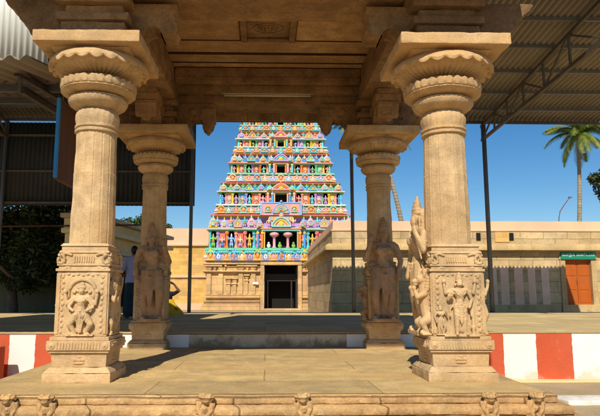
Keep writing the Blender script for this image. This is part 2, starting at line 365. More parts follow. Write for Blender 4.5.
# carved heads on the mouldings
def boss(i):
    mb = MB(); R = random.Random(i)
    mb.ell((0, -.075, -.055), (.058, .045, .045)); mb.ell((0, -.115, -.065), (.03, .02, .022))
    for s in (-1, 1):
        mb.ell((s * .028, -.112, -.042), .014); mb.ell((s * .055, -.07, -.035), (.022, .03, .026)); mb.ell((s * .03, -.09, -.015), (.022, .025, .016))
        mb.chain([(s * .05, -.075, -.10, .02), (s * .062, -.078, -.15, .017), (s * .035, -.085, -.19, .016)])
        mb.ell((s * .028, -.075, -.21), (.024, .025, .018))
    mb.ell((0, -.075, -.145), (.035, .03, .04)); mb.ell((0, -.1, -.135), .014)
    mb.box(-.085, .085, -.072, -.03, -.27, -.085)
    for k in range(9): mb.ell((R.uniform(-.07, .07), -.074, R.uniform(-.26, -.1)), R.uniform(.008, .018))
    return mb
bx = [-2.0, -1.7, -.46, .28, 1.76, 2.14]
for i, x in enumerate(bx):
    mb = boss(i); mb.xf(Matrix.Translation((x, 4.845, .03)) @ Matrix.Rotation(.12 * (i % 3 - 1), 4, 'Y') @ Matrix.Scale(.86, 4)); mb.build('carved_head', 'platform', pf, remesh=.006)

# ---------------------------------------------------------------- carved figures
def fig_woman(mirror=1, staff=False, bulk=1.):
    s = mirror; mb = MB()
    mb.ell((0, 0, .47), (.125, .095, .075)); mb.chain([(0, 0, .5, .082), (s * .01, 0, .58, .066), (0, -.005, .65, .088)])
    mb.ell((0, -.005, .67), (.118, .078, .065))
    for q in (-1, 1): mb.ell((q * .052, -.07, .665), .046)
    mb.cap((-.12, 0, .715), (.12, 0, .715), .042); mb.cap((0, 0, .73), (-s * .005, -.005, .78), .036)
    mb.ell((-s * .008, -.015, .825), (.053, .058, .062)); mb.ell((-s * .008, -.072, .817), (.01, .014, .018)); mb.ell((-s * .008, -.066, .796), (.02, .01, .007))
    for q in (-1, 1):
        mb.ell((q * .022 - s * .008, -.066, .832), (.011, .008, .007)); mb.ell((q * .066 - s * .008, .0, .81), (.02, .02, .03)); mb.ell((q * .068 - s * .008, .0, .775), .017)
    mb.ell((-s * .01, .005, .868), (.066, .066, .03)); mb.chain([(-s * .01, .0, .88, .056), (-s * .012, .005, .93, .046), (-s * .012, .01, .985, .018)])
    for k in range(3): mb.ell((-s * .012, 0, .895 + .028 * k), (.062 - .011 * k, .062 - .011 * k, .009))
    # legs
    mb.chain([(-s * .062, -.01, .45, .078), (-s * .075, -.03, .26, .055), (-s * .07, 0, .05, .036)]); mb.cap((-s * .07, 0, .025), (-s * .085, -.085, .018), .03, .024)
    mb.chain([(s * .065, -.02, .45, .078), (s * .12, -.075, .28, .056), (s * .085, -.0, .055, .036)]); mb.cap((s * .085, 0, .025), (s * .13, -.07, .018), .03, .024)
    for k, z in enumerate((.5, .475, .45)):
        for a in range(14):
            t = 2 * PI * a / 14; mb.ell((.127 * math.cos(t), .097 * math.sin(t) - .003, z - .01 * math.sin(-t)), .013, 0, 6, 4)
    for k in range(7):   # sash and pleats
        u = (k - 3) / 3; mb.cap((u * .05, -.105 + .02 * abs(u), .43), (u * .02, -.085, .12 + .05 * abs(u)), .011, .009, 0, 6)
    for k in range(9):
        t = PI * (k / 8); mb.ell((.06 * math.cos(t), -.07 - .025 * math.sin(t), .735 - .055 * math.sin(t)), .011, 0, 6, 4)
    # arms
    mb.chain([(-s * .15, 0, .70, .04), (-s * .20, -.01, .57, .034), (-s * .165, -.06, .45, .026), (-s * .16, -.075, .40, .03)]); mb.ell((-s * .18, -.005, .63), (.045, .045, .012))
    mb.chain([(s * .15, 0, .70, .04), (s * .215, -.03, .585, .034), (s * .175, -.10, .70, .026), (s * .165, -.11, .735, .03)]); mb.ell((s * .183, -.01, .64), (.045, .045, .012))
    mb.ell((s * .16, -.115, .785), (.034, .034, .04)); mb.cap((s * .17, -.11, .70), (s * .20, -.05, .52), .012, .01)
    if staff: mb.cap((-s * .2, -.05, .02), (-s * .2, -.05, .75), .018, .018)
    mb.box(-.15, .15, -.1, .1, -.02, .012)
    mb.cap((0, .075, .1), (0, .06, .85), .11, .06)           # joins it to the shaft behind
    return mb
def fig_deity():
    mb = MB()
    mb.ell((0, 0, .46), (.105, .07, .06)); mb.chain([(0, 0, .48, .072), (0, 0, .57, .062), (0, 0, .65, .09)]); mb.ell((0, 0, .665), (.118, .068, .06))
    mb.cap((-.12, 0, .71), (.12, 0, .71), .038); mb.cap((0, 0, .72), (0, 0, .78), .034); mb.ell((0, -.02, .81), (.05, .055, .056)); mb.ell((0, -.075, .805), (.009, .012, .016))
    for q in (-1, 1):
        mb.ell((q * .02, -.068, .82), (.011, .008, .007)); mb.ell((q * .066, 0, .795), (.016, .02, .032))
        mb.chain([(q * .05, 0, .44, .066), (q * .06, -.01, .25, .048), (q * .06, 0, .04, .034)]); mb.cap((q * .06, 0, .02), (q * .085, -.08, .018), .028, .024)
        mb.chain([(q * .14, .01, .70, .032), (q * .225, .0, .66, .028), (q * .25, -.01, .80, .024)]); mb.ell((q * .25, -.02, .85), (.035, .025, .035)); mb.ell((q * .25, -.01, .885), (.018, .018, .03))
        mb.ell((q * .18, 0, .68), (.015, .036, .04))
        mb.cap((q * .15, .02, .42), (q * .2, .03, .2), .018, .01)
    mb.chain([(-.14, 0, .69, .034), (-.19, -.02, .56, .03), (-.15, -.08, .62, .024)]); mb.ell((-.145, -.09, .66), (.026, .018, .036))
    mb.chain([(.14, 0, .69, .034), (.19, -.01, .56, .03), (.14, -.06, .47, .025), (.13, -.06, .44, .028)])
    mb.cap((.2, -.01, .02), (.2, -.01, .4), .03, .02); mb.ell((.2, -.01, .12), (.045, .03, .05))
    mb.lathe([(.058, .845), (.062, .86), (.05, .875), (.054, .895), (.046, .93), (.034, .96), (.038, .97), (.012, .995)], 0, 0, 14)
    for z in (.475, .45): 
        for a in range(12): t = 2 * PI * a / 12; mb.ell((.108 * math.cos(t), .073 * math.sin(t), z), .012, 0, 6, 4)
    for k in range(5): u = (k - 2) / 2; mb.cap((u * .03, -.075, .44), (u * .02, -.06, .16 + .06 * abs(u)), .01, .008, 0, 6)
    for z in (.36, .3): mb.cap((-.09, -.045, z + .02), (0, -.07, z - .015), .01, .01, 0, 6); mb.cap((.09, -.045, z + .02), (0, -.07, z - .015), .01, .01, 0, 6)
    mb.cap((-.09, -.05, .70), (.06, -.07, .55), .009, .009, 0, 6)
    for rr_, zz_, n_ in ((.05, .70, 9), (.075, .68, 11)):
        for k in range(n_): t = PI * k / (n_ - 1); mb.ell((rr_ * math.cos(t), -.066 - .008 * math.sin(t), zz_ - rr_ * .8 * math.sin(t)), .009, 0, 6, 4)
    for q in (-1, 1):
        for z in (.06, .085): mb.ell((q * .06, -.005, z), (.042, .042, .01), 0, 8, 4)
        mb.ell((q * .02, -.072, .79), (.014, .006, .006)); mb.chain([(q * .1, .0, .47, .014), (q * .16, -.02, .42, .012), (q * .17, -.02, .30, .016)])
    mb.box(-.28, .28, -.07, .07, -.02, .012); mb.cap((0, .06, .1), (0, .06, .8), .09, .06)
    return mb
def fig_dancer():
    mb = MB()
    mb.ell((0, 0, .40), (.14, .08, .075)); mb.chain([(0, 0, .44, .085), (0, 0, .52, .075), (0, 0, .61, .10)]); mb.ell((0, 0, .63), (.135, .07, .06))
    for q in (-1, 1): mb.ell((q * .055, -.055, .625), .042)
    mb.cap((-.13, 0, .68), (.13, 0, .68), .04); mb.cap((0, 0, .7), (0, 0, .75), .036); mb.ell((0, -.02, .79), (.056, .058, .06)); mb.ell((0, -.078, .785), (.01, .012, .017))
    for q in (-1, 1):
        mb.ell((q * .022, -.07, .80), (.012, .008, .008))
        for k in range(5): mb.ell((q * (.075 + .02 * k), .01, .80 + .03 * math.sin(k * 1.4)), (.026, .03, .03))
        mb.chain([(q * .07, -.01, .37, .08), (q * .19, -.04, .20, .06), (q * .10, 0, .04, .04)]); mb.cap((q * .1, 0, .02), (q * .17, -.06, .018), .03, .026)
        mb.chain([(q * .15, .0, .66, .04), (q * .26, -.02, .56, .034), (q * .29, -.03, .73, .028)]); mb.ell((q * .29, -.04, .79), (.042, .03, .045))
        mb.chain([(q * .14, .0, .65, .036), (q * .22, -.03, .50, .03), (q * .12, -.08, .44, .026)])
        mb.cap((q * .06, -.06, .3), (q * .02, -.05, .06), .022, .014)
    mb.ell((0, .0, .86), (.085, .06, .05)); mb.ell((0, 0, .92), (.05, .04, .04)); mb.cap((0, -.06, .35), (0, -.05, .05), .024, .018)
    for a in range(12): t = 2 * PI * a / 12; mb.ell((.14 * math.cos(t), .085 * math.sin(t), .43), .014, 0, 6, 4)
    for rr_, zz_, n_ in ((.055, .68, 9), (.085, .66, 12)):
        for k in range(n_): t = PI * k / (n_ - 1); mb.ell((rr_ * math.cos(t), -.07 - .02 * math.sin(t), zz_ - rr_ * .7 * math.sin(t)), .01, 0, 6, 4)
    for q in (-1, 1):
        for k in range(4): mb.cap((q * (.08 + .03 * k), -.10 + .01 * k, .36 - .035 * k), (q * (.05 + .035 * k), -.09, .30 - .035 * k), .011, .009, 0, 6)
    mb.box(-.25, .25, -.07, .07, -.02, .012); mb.cap((0, .06, .1), (0, .06, .8), .1, .08)
    return mb
def fig_beast():
    """rearing lion-like guardian carved against the block"""
    mb = MB()
    mb.chain([(0, .02, .22, .12), (0, -.03, .42, .105), (0, -.04, .6, .115), (0, -.05, .74, .09)])
    mb.ell((0, -.10, .82), (.095, .10, .085)); mb.ell((0, -.20, .79), (.055, .06, .045)); mb.ell((0, -.2, .74), (.045, .045, .022))
    for q in (-1, 1):
        mb.ell((q * .05, -.17, .85), .024); mb.ell((q * .085, -.06, .89), (.03, .03, .045)); mb.ell((q * .045, -.05, .93), (.035, .035, .04))
        mb.chain([(q * .09, -.02, .22, .085), (q * .12, -.14, .17, .06), (q * .1, -.06, .05, .04)]); mb.cap((q * .1, -.04, .03), (q * .1, -.14, .025), .035, .035)
        mb.chain([(q * .09, -.07, .6, .055), (q * .12, -.2, .55, .042), (q * .1, -.24, .66, .034)]); mb.ell((q * .1, -.25, .69), .042)
        for k in range(5): mb.ell((q * .1, -.03 + .01 * k, .66 + .045 * k), (.03, .05, .028))
    mb.ell((0, 0, .95), (.07, .08, .045)); mb.box(-.16, .16, -.14, .1, -.02, .012); mb.cap((0, .07, .1), (0, .06, .9), .11, .09)
    return mb
def place_fig(mb, h, loc, rz, name, parent, voxel, flat=1., m='statue', slim=1.):
    """scale to height h (depth squashed by flat for reliefs), turn and place"""
    mb.xf(Matrix.Translation(loc) @ Matrix.Rotation(rz, 4, 'Z') @ Matrix.Diagonal((h * slim, h * flat, h, 1)))
    return mb.build(name, m, parent, remesh=voxel)

# ---------------------------------------------------------------- pillars
def shaft_mb(X, Y, r0, r1, z0, z1, n=16):
    """faceted shaft with shallow fluting and a band"""
    mb = MB(); prof = [(r0, z0), (r0 * 1.0, z0 + .01)]
    k = 14
    for i in range(k + 1): t = i / k; prof.append((r0 + (r1 - r0) * t, z0 + .02 + (z1 - z0 - .04) * t))
    prof.append((r1, z1))
    def rf(r, z, a, i):
        m_ = (a + PI / 16) % (PI / 8) - PI / 16; q = abs(m_) / (PI / 16)
        zr_ = 1.012 if z < z0 + (z1 - z0) * .63 else 1
        return r * zr_ * math.cos(PI / 16) / math.cos(m_) - (.005 if q > .84 else 0), z
    prof.insert(11, (prof[10][0], z0 + (z1 - z0) * .628)); prof.insert(12, (prof[10][0], z0 + (z1 - z0) * .632)); prof.sort(key=lambda p: p[1])
    return mb.lathe(prof, X, Y, 256, 0, rf, rot=PI / 16)
def pillar(X, Y, s, lab, grp, front):
    """s scales the plan size"""
    t = thing('carved_pillar', lab, 'pillar', (X, Y, 0), grp)
    b = MB(); W = .61 * s
    b.cbox(X, Y, W, W, .0, .085); b.cbox(X, Y, W, W, .0852, .135, t=.045)
    b.build('plinth', 'pillar', t, bevel=.012, rough=(.03, .005, 9))
    b = MB(); b.cbox(X, Y, W * .80, W * .80, .1352, .262, t=-.008)
    for q in range(4):
        i0 = len(b.v); b.ell((0, -W * .40, .2), (.035, .014, .022)); b.ell((0, -W * .405, .17), (.055, .012, .012)); b.ell((0, -W * .405, .225), (.022, .014, .014))
        for u in (-1, 1): b.ell((u * .04, -W * .402, .2), (.018, .012, .018))
        b.xf(Matrix.Translation((X, Y, 0)) @ Matrix.Rotation(q * PI / 2, 4, 'Z'), i0)
    b.build('neck', 'pillar', t, bevel=.005)
    b = MB(); S = .575 * s; b.cbox(X, Y, S - .03, S - .03, .2625, .285); b.cbox(X, Y, S, S, .286, .37); b.cbox(X, Y, S - .04, S - .04, .371, .405)
    for q in range(4):
        i0 = len(b.v)
        for k in range(15):
            u = (k - 7) * .027; b.cbox(u, -S / 2, .012, .014, .30, .355)
        for u in (-1, 1): b.ell((u * (S / 2 - .05), -S / 2, .328), (.034, .012, .034)); b.ell((u * (S / 2 - .05), -S / 2 - .006, .328), (.014, .014, .014))
        b.xf(Matrix.Translation((X, Y, 0)) @ Matrix.Rotation(q * PI / 2, 4, 'Z'), i0)
    b.build('carved_slab', 'pillar', t, bevel=.005)
    B = .47 * s; z1 = 1.0; b = MB(); b.cbox(X, Y, B, B, .4055, z1); b.build('block', 'pillar', t, bevel=.01, rough=(.03, .004, 11))
    # banded top with scrolls
    b = MB(); b.cbox(X, Y, B + .03, B + .03, z1 + .0005, 1.025); b.cbox(X, Y, B - .01, B - .01, 1.026, 1.05); b.cbox(X, Y, B + .015, B + .015, 1.051, 1.07)
    b.cbox(X, Y, B - .02, B - .02, 1.071, 1.17); b.cbox(X, Y, B - .0, B - .0, 1.171, 1.195, t=.01); b.cbox(X, Y, B - .04, B - .04, 1.196, 1.235); b.cbox(X, Y, B - .015, B - .015, 1.236, 1.262, t=.02)
    for q in range(4):
        i0 = len(b.v); h = -B / 2 + .005
        for u in (-1, 1):
            pts = [(u * (.235 - .045 * math.sin(a) * (1 - a / 9) - .02), h - .006, 1.105 + .05 * math.cos(a) * (1 - a / 9)) for a in [k * .45 for k in range(14)]]
            b.tube(pts, .016, 6); b.tube([(u * .205, h - .006, 1.155), (u * .16, h, 1.165), (u * .11, h, 1.15)], .013, 6)
            b.tube([(u * .19, h - .006, 1.02), (u * .15, h - .004, 1.035), (u * .12, h, 1.03)], .014, 6)
        for k in range(9): b.cbox((k - 4) * .022, h + .004, .012, .018, 1.085, 1.14)
        b.xf(Matrix.Translation((X, Y, 0)) @ Matrix.Rotation(q * PI / 2, 4, 'Z'), i0)
    b.build('scroll_band', 'pillar', t, bevel=.004)
    r0 = .212 * s; r1 = .196 * s; zt = 2.36
    shaft_mb(X, Y, r0, r1, 1.262, zt).build('shaft', 'pillar', t, smooth=True, angle=18)
    R = lambda k: k * s
    b = MB(); b.lathe([(R(.2), zt), (R(.212), zt + .008), (R(.212), zt + .025), (R(.2), zt + .033), (R(.203), zt + .045), (R(.214), zt + .052), (R(.214), zt + .07), (R(.2), zt + .078),
                       (R(.206), zt + .11), (R(.214), zt + .15), (R(.212), zt + .185), (R(.198), zt + .22), (R(.18), zt + .24)], X, Y, 80, 0,
                      lambda r, z, a, i: (r + (.003 * math.cos(a * 24) if i > 7 else 0), z))
    b.build('neck_moulding', 'pillar', t, smooth=True, angle=40)
    def scallop(n, amp, dz, lo, hi):
        def f(r, z, a, i):
            c = abs(math.cos(a * n / 2))
            if lo <= i <= hi: return r * (1 + amp * (c - .5)), z + dz * (c - .6)
            return r, z
        return f
    zz = zt + .24
    b = MB(); b.lathe([(R(.175), zz), (R(.19), zz + .005), (R(.245), zz + .03), (R(.272), zz + .05), (R(.285), zz + .075), (R(.29), zz + .095), (R(.284), zz + .102), (R(.27), zz + .11), (R(.27), zz + .125), (R(.2), zz + .135)],
                      X, Y, 120, 0, scallop(40, .02, .006, 4, 6)); b.build('thin_ring', 'pillar', t, smooth=True, angle=45)
    zz += .137
    b = MB(); b.lathe([(R(.2), zz), (R(.29), zz + .008), (R(.345), zz + .026), (R(.362), zz + .044), (R(.350), zz + .056), (R(.366), zz + .064), (R(.374), zz + .10), (R(.374), zz + .128), (R(.352), zz + .132), (R(.335), zz + .15), (R(.28), zz + .172), (R(.22), zz + .19)],
                      X, Y, 192, 0, lambda r, z, a, i: ((r - .009 * (1 - abs(math.cos(a * 15))) ** 2 if 5 <= i <= 7 else r - (.004 * math.cos(a * 60) if i in (2, 3) else 0)), z + (.026 * (abs(math.cos(a * 15)) - .65) if i in (7, 8) else 0)))
    b.build('cushion', 'pillar', t, smooth=True, angle=45)
    zz += .185
    b = MB(); n = 23
    def rf(r, z, a, i):
        c = abs(math.cos(a * n / 2))
        if 1 <= i <= 5: return r, z + .008 * math.cos(a * n * 2)
        if i in (6, 7): return r * (1 + .02 * (c - .5)), z - .036 * c + .018
        if i == 8: return r * (1 + .02 * (c - .5)), z - .02 * c + .01
        return r, z
    b.lathe([(R(.2), zz), (R(.24), zz + .006), (R(.30), zz + .018), (R(.36), zz + .035), (R(.41), zz + .06), (R(.435), zz + .085), (R(.45), zz + .087), (R(.482), zz + .089), (R(.488), zz + .108), (R(.478), zz + .14), (R(.45), zz + .17), (R(.41), zz + .195), (R(.36), zz + .215)],
            X, Y, 260, 0, rf); b.build('lotus_capital', 'pillar', t, smooth=True, angle=35)
    za = zz + .2155
    A = 1.0 * s if front else 1.08
    b = MB(); b.cbox(X, Y, A * .66, A * .66, za - .03, za - .002, t=-.05); b.cbox(X, Y, A, A, za, 3.25); b.build('abacus', 'pillar', t, bevel=.012, rough=(.035, .006, 8))
    return t, B
lp = 'front left pillar, carved with a crouching dancer in a round arched niche'
T1, B = pillar(-1.70, 5.80, 1.0, lp, 'carved stone pillars', True)
T2, B2 = pillar(1.79, 5.80, 1.05, 'front right pillar, carved with a standing crowned deity and small attendant', 'carved stone pillars', True)
T3, B3 = pillar(-1.71, 8.97, .92, 'shaded back left pillar, a standing woman statue on its front beside the man', 'carved stone pillars', False)
T4, B4 = pillar(1.72, 8.95, .92, 'shaded back right pillar with a tall swaying woman statue before the long wall', 'carved stone pillars', False)
# front left pillar: dancer relief under an arch
def arch(X, Y, w, z0, zc, parent, r=.014):
    pts = [(X - w, Y, z0)] + [(X + w * math.cos(PI - a) , Y, zc + w * math.sin(a)) for a in [PI * k / 14 for k in range(15)]] + [(X + w, Y, z0)]
    MB().tube(pts, r, 8).build('niche_arch', 'pillar', parent, smooth=True)
f0 = 5.8 - B / 2
arch(-1.70, f0, .125, .74, .80, T1, .02)
place_fig(fig_dancer(), .5, (-1.70, f0 - .012, .42), 0, 'dancer_relief', T1, .004, 1.0, 'pillar')
place_fig(fig_beast(), .56, (-1.70 + B / 2, 5.70, .42), PI / 2, 'beast_carving', T1, .009, .42, 'pillar')
place_fig(fig_woman(1), .66, (-1.70 + B / 2 - .01, 5.89, .42), PI / 2, 'figure_carving', T1, .007, .5, 'pillar')
place_fig(fig_woman(-1), .66, (-1.70 - B / 2 + .0, 5.8, .42), -PI / 2, 'figure_carving', T1, .008, .8, 'pillar')
# front right pillar: deity relief with attendant
f0 = 5.8 - B2 / 2
place_fig(fig_deity(), .58, (1.80, f0 - .015, .415), 0, 'deity_relief', T2, .004, 1.05, 'pillar')
place_fig(fig_woman(1), .28, (1.615, f0 - .018, .42), 0, 'attendant_relief', T2, .003, 1., 'pillar')
place_fig(fig_beast(), .62, (1.79 - B2 / 2 - .01, 5.68, .42), -PI / 2, 'beast_carving', T2, .007, .9, 'pillar')
place_fig(fig_woman(1), 1.36, (1.79 - B2 / 2 - .015, 5.93, .42), -PI / 2, 'woman_statue', T2, .008, .62, 'pillar')
place_fig(fig_woman(-1), .62, (1.79 + B2 / 2 + .0, 5.72, .42), PI / 2, 'figure_carving', T2, .006, .9, 'pillar')
def ornament(X, Y, h, seed, parent, keep):
    R = random.Random(seed)
    for q in range(4):
        o_ = MB()
        for s_ in (-1, 1):
            o_.box(s_ * (h - .018) - .012, s_ * (h - .018) + .012, -h - .008, -h + .01, .43, .985)
            for k in range(11):
                z = .45 + k * .05; o_.ell((s_ * (h - .052 - .008 * (k % 2)), -h, z), (.017, .010, .02), 0, 8, 5); o_.ell((s_ * (h - .03), -h - .002, z + .02), (.009, .008, .012), 0, 6, 4)
        for k in range(9): o_.ell(((k - 4) * .045, -h, .965 + .008 * (k % 2)), (.018, .010, .014), 0, 8, 5)
        o_.xf(Matrix.Translation((X, Y, 0)) @ Matrix.Rotation(q * PI / 2, 4, 'Z')); o_.build('block_ornament', 'pillar', parent, smooth=True, angle=40)
for X, Y, b_, T_ in ((-1.70, 5.8, B, T1), (1.79, 5.8, B2, T2), (-1.71, 8.97, B3, T3), (1.72, 8.95, B4, T4)): ornament(X, Y, b_ / 2, 3, T_, 0)
# back pillars: tall women in front of the shafts
place_fig(fig_woman(1), 1.42, (-1.68, 8.97 - B3 / 2 - .01, .42), 0, 'woman_statue', T3, .009, .8, slim=.84)
place_fig(fig_woman(-1), 1.5, (1.72, 8.95 - B4 / 2 - .03, .42), 0, 'woman_statue', T4, .009, .8, slim=.84)
place_fig(fig_beast(), .55, (1.72 - B4 / 2 - .01, 8.9, .42), -PI / 2, 'beast_carving', T4, .011, .9)

# ---------------------------------------------------------------- mandapa roof
rf_ = thing('stone_roof', 'dark stone ceiling of heavy beams and slabs resting on the four pillars', 'roof', (0, 7.2, 3.25))
def bracket(X, Y, nm):
    prof = [(0, 3.252), (.44, 3.252), (.48, 3.30), (.50, 3.38), (.56, 3.44), (.64, 3.455), (.71, 3.42), (.735, 3.36), (.72, 3.31), (.75, 3.285), (.82, 3.29), (.865, 3.34), (.89, 3.43), (.905, 3.44), (.905, 3.49), (.88, 3.50), (.87, 3.6), (.90, 3.61), (.90, 3.685), (0, 3.685)]
    wedge = [(0, 3.253), (.5, 3.253), (.56, 3.30), (.62, 3.31), (.66, 3.40), (.74, 3.47), (.78, 3.56), (.86, 3.62), (.90, 3.686), (0, 3.686)]
    g_ = MB(); g_.cbox(X, Y, .62, .62, 3.251, 3.42); g_.cbox(X, Y, .7, .7, 3.421, 3.5); g_.cbox(X, Y, .56, .56, 3.501, 3.6); g_.cbox(X, Y, .72, .72, 3.601, 3.689)
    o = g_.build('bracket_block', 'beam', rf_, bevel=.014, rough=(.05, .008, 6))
    front = Y < 7
    for q in range(4):
        if front and q == 3: continue
        hw = .15 if q % 2 == 0 else .148; c, s = math.cos(q * PI / 2), math.sin(q * PI / 2)
        outw = front and ((q == 0 and X > 0) or (q == 2 and X < 0))
        if outw: hw = .24
        b = MB(); b.prism(wedge if outw else prof, lambda u, v, a: (X + u * c - a * s, Y + u * s + a * c, v), -hw, hw)
        if front and not outw:
            b = MB(); b.prism([(u * .87, max(v, 3.38) if u > .6 else v) for u, v in prof], lambda u, v, a: (X + u * c - a * s, Y + u * s + a * c, v), -hw, hw)
            b.build('bracket_arm', 'beam', o, smooth=True, angle=35); continue
        if outw: b.build('bracket_arm', 'beam', o, bevel=.012, rough=(.05, .008, 7)); continue
        i0 = len(b.v)
        b.cbox(.80, 0, .2, .36, 3.50, 3.60); b.ell((.80, 0, 3.32), (.06, .12, .07)); b.ell((.80, 0, 3.26), (.035, .06, .04)); b.ell((.62, 0, 3.47), (.12, .17, .06))
        for u in (-1, 1): b.ell((.56, u * .15, 3.56), (.06, .02, .06)); b.ell((.34, u * .15, 3.5), (.07, .025, .09))
        b.xf(Matrix.Translation((X, Y, 0)) @ Matrix.Rotation(q * PI / 2, 4, 'Z'), i0)
        b.build('bracket_arm', 'beam', o, smooth=True, angle=35, bevel=0)
for X, Y in ((-1.70, 5.80), (1.79, 5.80), (-1.71, 8.97), (1.72, 8.95)): bracket(X, Y, '')
for X in (-1.74, 1.76):
    s = 1 if X > 0 else -1
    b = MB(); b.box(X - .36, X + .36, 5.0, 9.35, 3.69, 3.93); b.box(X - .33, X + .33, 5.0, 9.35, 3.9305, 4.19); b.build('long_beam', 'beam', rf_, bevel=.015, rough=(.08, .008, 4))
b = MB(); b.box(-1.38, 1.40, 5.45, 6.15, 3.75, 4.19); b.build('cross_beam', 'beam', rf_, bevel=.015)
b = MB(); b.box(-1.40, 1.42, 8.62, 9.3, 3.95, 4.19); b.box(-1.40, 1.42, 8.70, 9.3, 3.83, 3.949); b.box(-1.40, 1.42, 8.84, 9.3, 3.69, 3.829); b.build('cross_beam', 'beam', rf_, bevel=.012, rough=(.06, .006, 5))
# small bead row on the beam
b = MB()
for k in range(70): b.ell((-1.36 + k * .04, 8.615, 4.03), (.014, .012, .012), 0, 6, 4)
b.build('bead_row', 'beam', rf_)
ys = [5.0, 5.6, 6.15, 6.50, 6.93, 7.66, 8.13, 8.45, 9.35]
for y in ys[1:-1]: MB().box(-2.1, 2.1, y - .023, y + .023, 4.20, 4.41).build('joint_shade_strip', 'joint', rf_)  # dark strips added in the slab gaps to stand for their shade
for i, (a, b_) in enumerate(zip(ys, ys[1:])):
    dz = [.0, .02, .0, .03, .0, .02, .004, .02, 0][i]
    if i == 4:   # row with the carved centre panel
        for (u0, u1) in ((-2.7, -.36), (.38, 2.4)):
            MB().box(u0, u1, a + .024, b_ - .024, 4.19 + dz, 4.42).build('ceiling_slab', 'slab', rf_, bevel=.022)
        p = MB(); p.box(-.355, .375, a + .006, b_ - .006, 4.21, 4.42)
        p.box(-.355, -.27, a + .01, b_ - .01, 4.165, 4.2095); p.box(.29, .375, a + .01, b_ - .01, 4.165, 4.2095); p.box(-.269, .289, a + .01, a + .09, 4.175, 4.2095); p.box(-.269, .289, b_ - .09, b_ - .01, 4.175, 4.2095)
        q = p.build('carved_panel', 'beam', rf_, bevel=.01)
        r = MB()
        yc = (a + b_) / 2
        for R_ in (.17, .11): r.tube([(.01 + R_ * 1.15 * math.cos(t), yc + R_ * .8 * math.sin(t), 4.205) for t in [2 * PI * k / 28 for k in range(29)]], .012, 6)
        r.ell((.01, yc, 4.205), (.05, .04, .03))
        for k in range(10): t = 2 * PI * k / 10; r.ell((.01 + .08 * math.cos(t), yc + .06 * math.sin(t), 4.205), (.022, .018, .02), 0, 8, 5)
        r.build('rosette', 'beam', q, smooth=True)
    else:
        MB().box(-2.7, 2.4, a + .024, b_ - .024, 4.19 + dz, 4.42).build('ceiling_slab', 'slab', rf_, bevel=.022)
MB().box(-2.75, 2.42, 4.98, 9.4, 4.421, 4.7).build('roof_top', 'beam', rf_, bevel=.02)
MB().box(-2.3, 2.35, 8.6, 9.4, 4.701, 6.9).build('roof_shade_mass', 'beam', rf_, bevel=.02)  # unseen mass added on the roof to lengthen its shadow over the courtyard
# curved eave stones front and back
ev = [(0, 4.19), (.25, 4.17), (.45, 4.10), (.62, 3.98), (.74, 3.84), (.80, 3.72), (.86, 3.72), (.87, 3.80), (.82, 3.95), (.70, 4.12), (.5, 4.26), (.25, 4.36), (0, 4.42)]
def eave(yb, d, joints, zoff=0, x0=-2.3, x1=2.35):
    xs = [x0] + joints + [x1]
    for a, b_ in zip(xs, xs[1:]):
        m_ = MB(); m_.prism([(u, v + zoff) for u, v in ev], lambda u, v, q: (q, yb + d * u, v), a + .005, b_ - .005)
        m_.build('eave_stone', 'beam', rf_, smooth=True, angle=40)
eave(9.352, 1, [-1.5, -.95, -.35, .22, .72, 1.3], .10)
eave(5.50, -.88, [-1.3, -.4, .5, 1.3], .06, -2.85, 2.42)

tl = thing('tube_light', 'long slim unlit tube light fixed under the back ceiling beam', 'light', (0, 8.8, 3.81))
MB().tube([(-.66, 8.76, 3.80), (.67, 8.76, 3.80)], .016, 12).build('glass_tube', 'tube', tl, smooth=True)
MB().box(-.70, .71, 8.74, 8.78, 3.818, 3.829).build('holder', 'tube', tl)
for x in (-.68, .69): MB().cbox(x, 8.76, .03, .04, 3.78, 3.8178).build('end_cap', 'steel', tl)

# ---------------------------------------------------------------- sheds
def corr(P0, P1, Q0, Q1, period, amp, rows=2, mb=None, sub=6):
    """corrugated sheet: edge P0-P1 to edge Q0-Q1, waves across P"""
    mb = mb or MB(); P0, P1, Q0, Q1 = map(Vector, (P0, P1, Q0, Q1))
    L_ = (P1 - P0).length; n = int(L_ / period * sub); nrm = (P1 - P0).cross(Q0 - P0).normalized(); base = len(mb.v)
    for j in range(rows):
        v = j / (rows - 1)
        for i in range(n + 1):
            u = i / n; p = (P0.lerp(P1, u)).lerp(Q0.lerp(Q1, u), v); mb.v.append(tuple(p + nrm * amp * math.cos(2 * PI * i / sub)))
    for j in range(rows - 1):
        for i in range(n): a = base + j * (n + 1) + i; mb.f.append((a, a + 1, a + n + 2, a + n + 1)); mb.m.append(0)
    return mb
XR = 10.75
big = thing('metal_shed_roof', 'large corrugated metal roof on steel trusses spanning the courtyard', 'roof', (0, 15, .2))
zr = lambda y: 6.31 + (18.5 - y) * .098
corr((-12, 11.0, zr(11.0)), (XR, 11.0, zr(11.0)), (-12, 18.5, zr(18.5)), (XR, 18.5, zr(18.5)), .15, .04).build('roof_sheet', 'galv', big, smooth=True, solid=.004)
for y in (11.15, 12.3, 13.5, 14.8, 16.1, 17.3, 18.35):
    z = zr(y) - .075
    MB().box(-12, XR, y - .03, y + .03, z - .045, z + .045).build('purlin', 'steel', big)
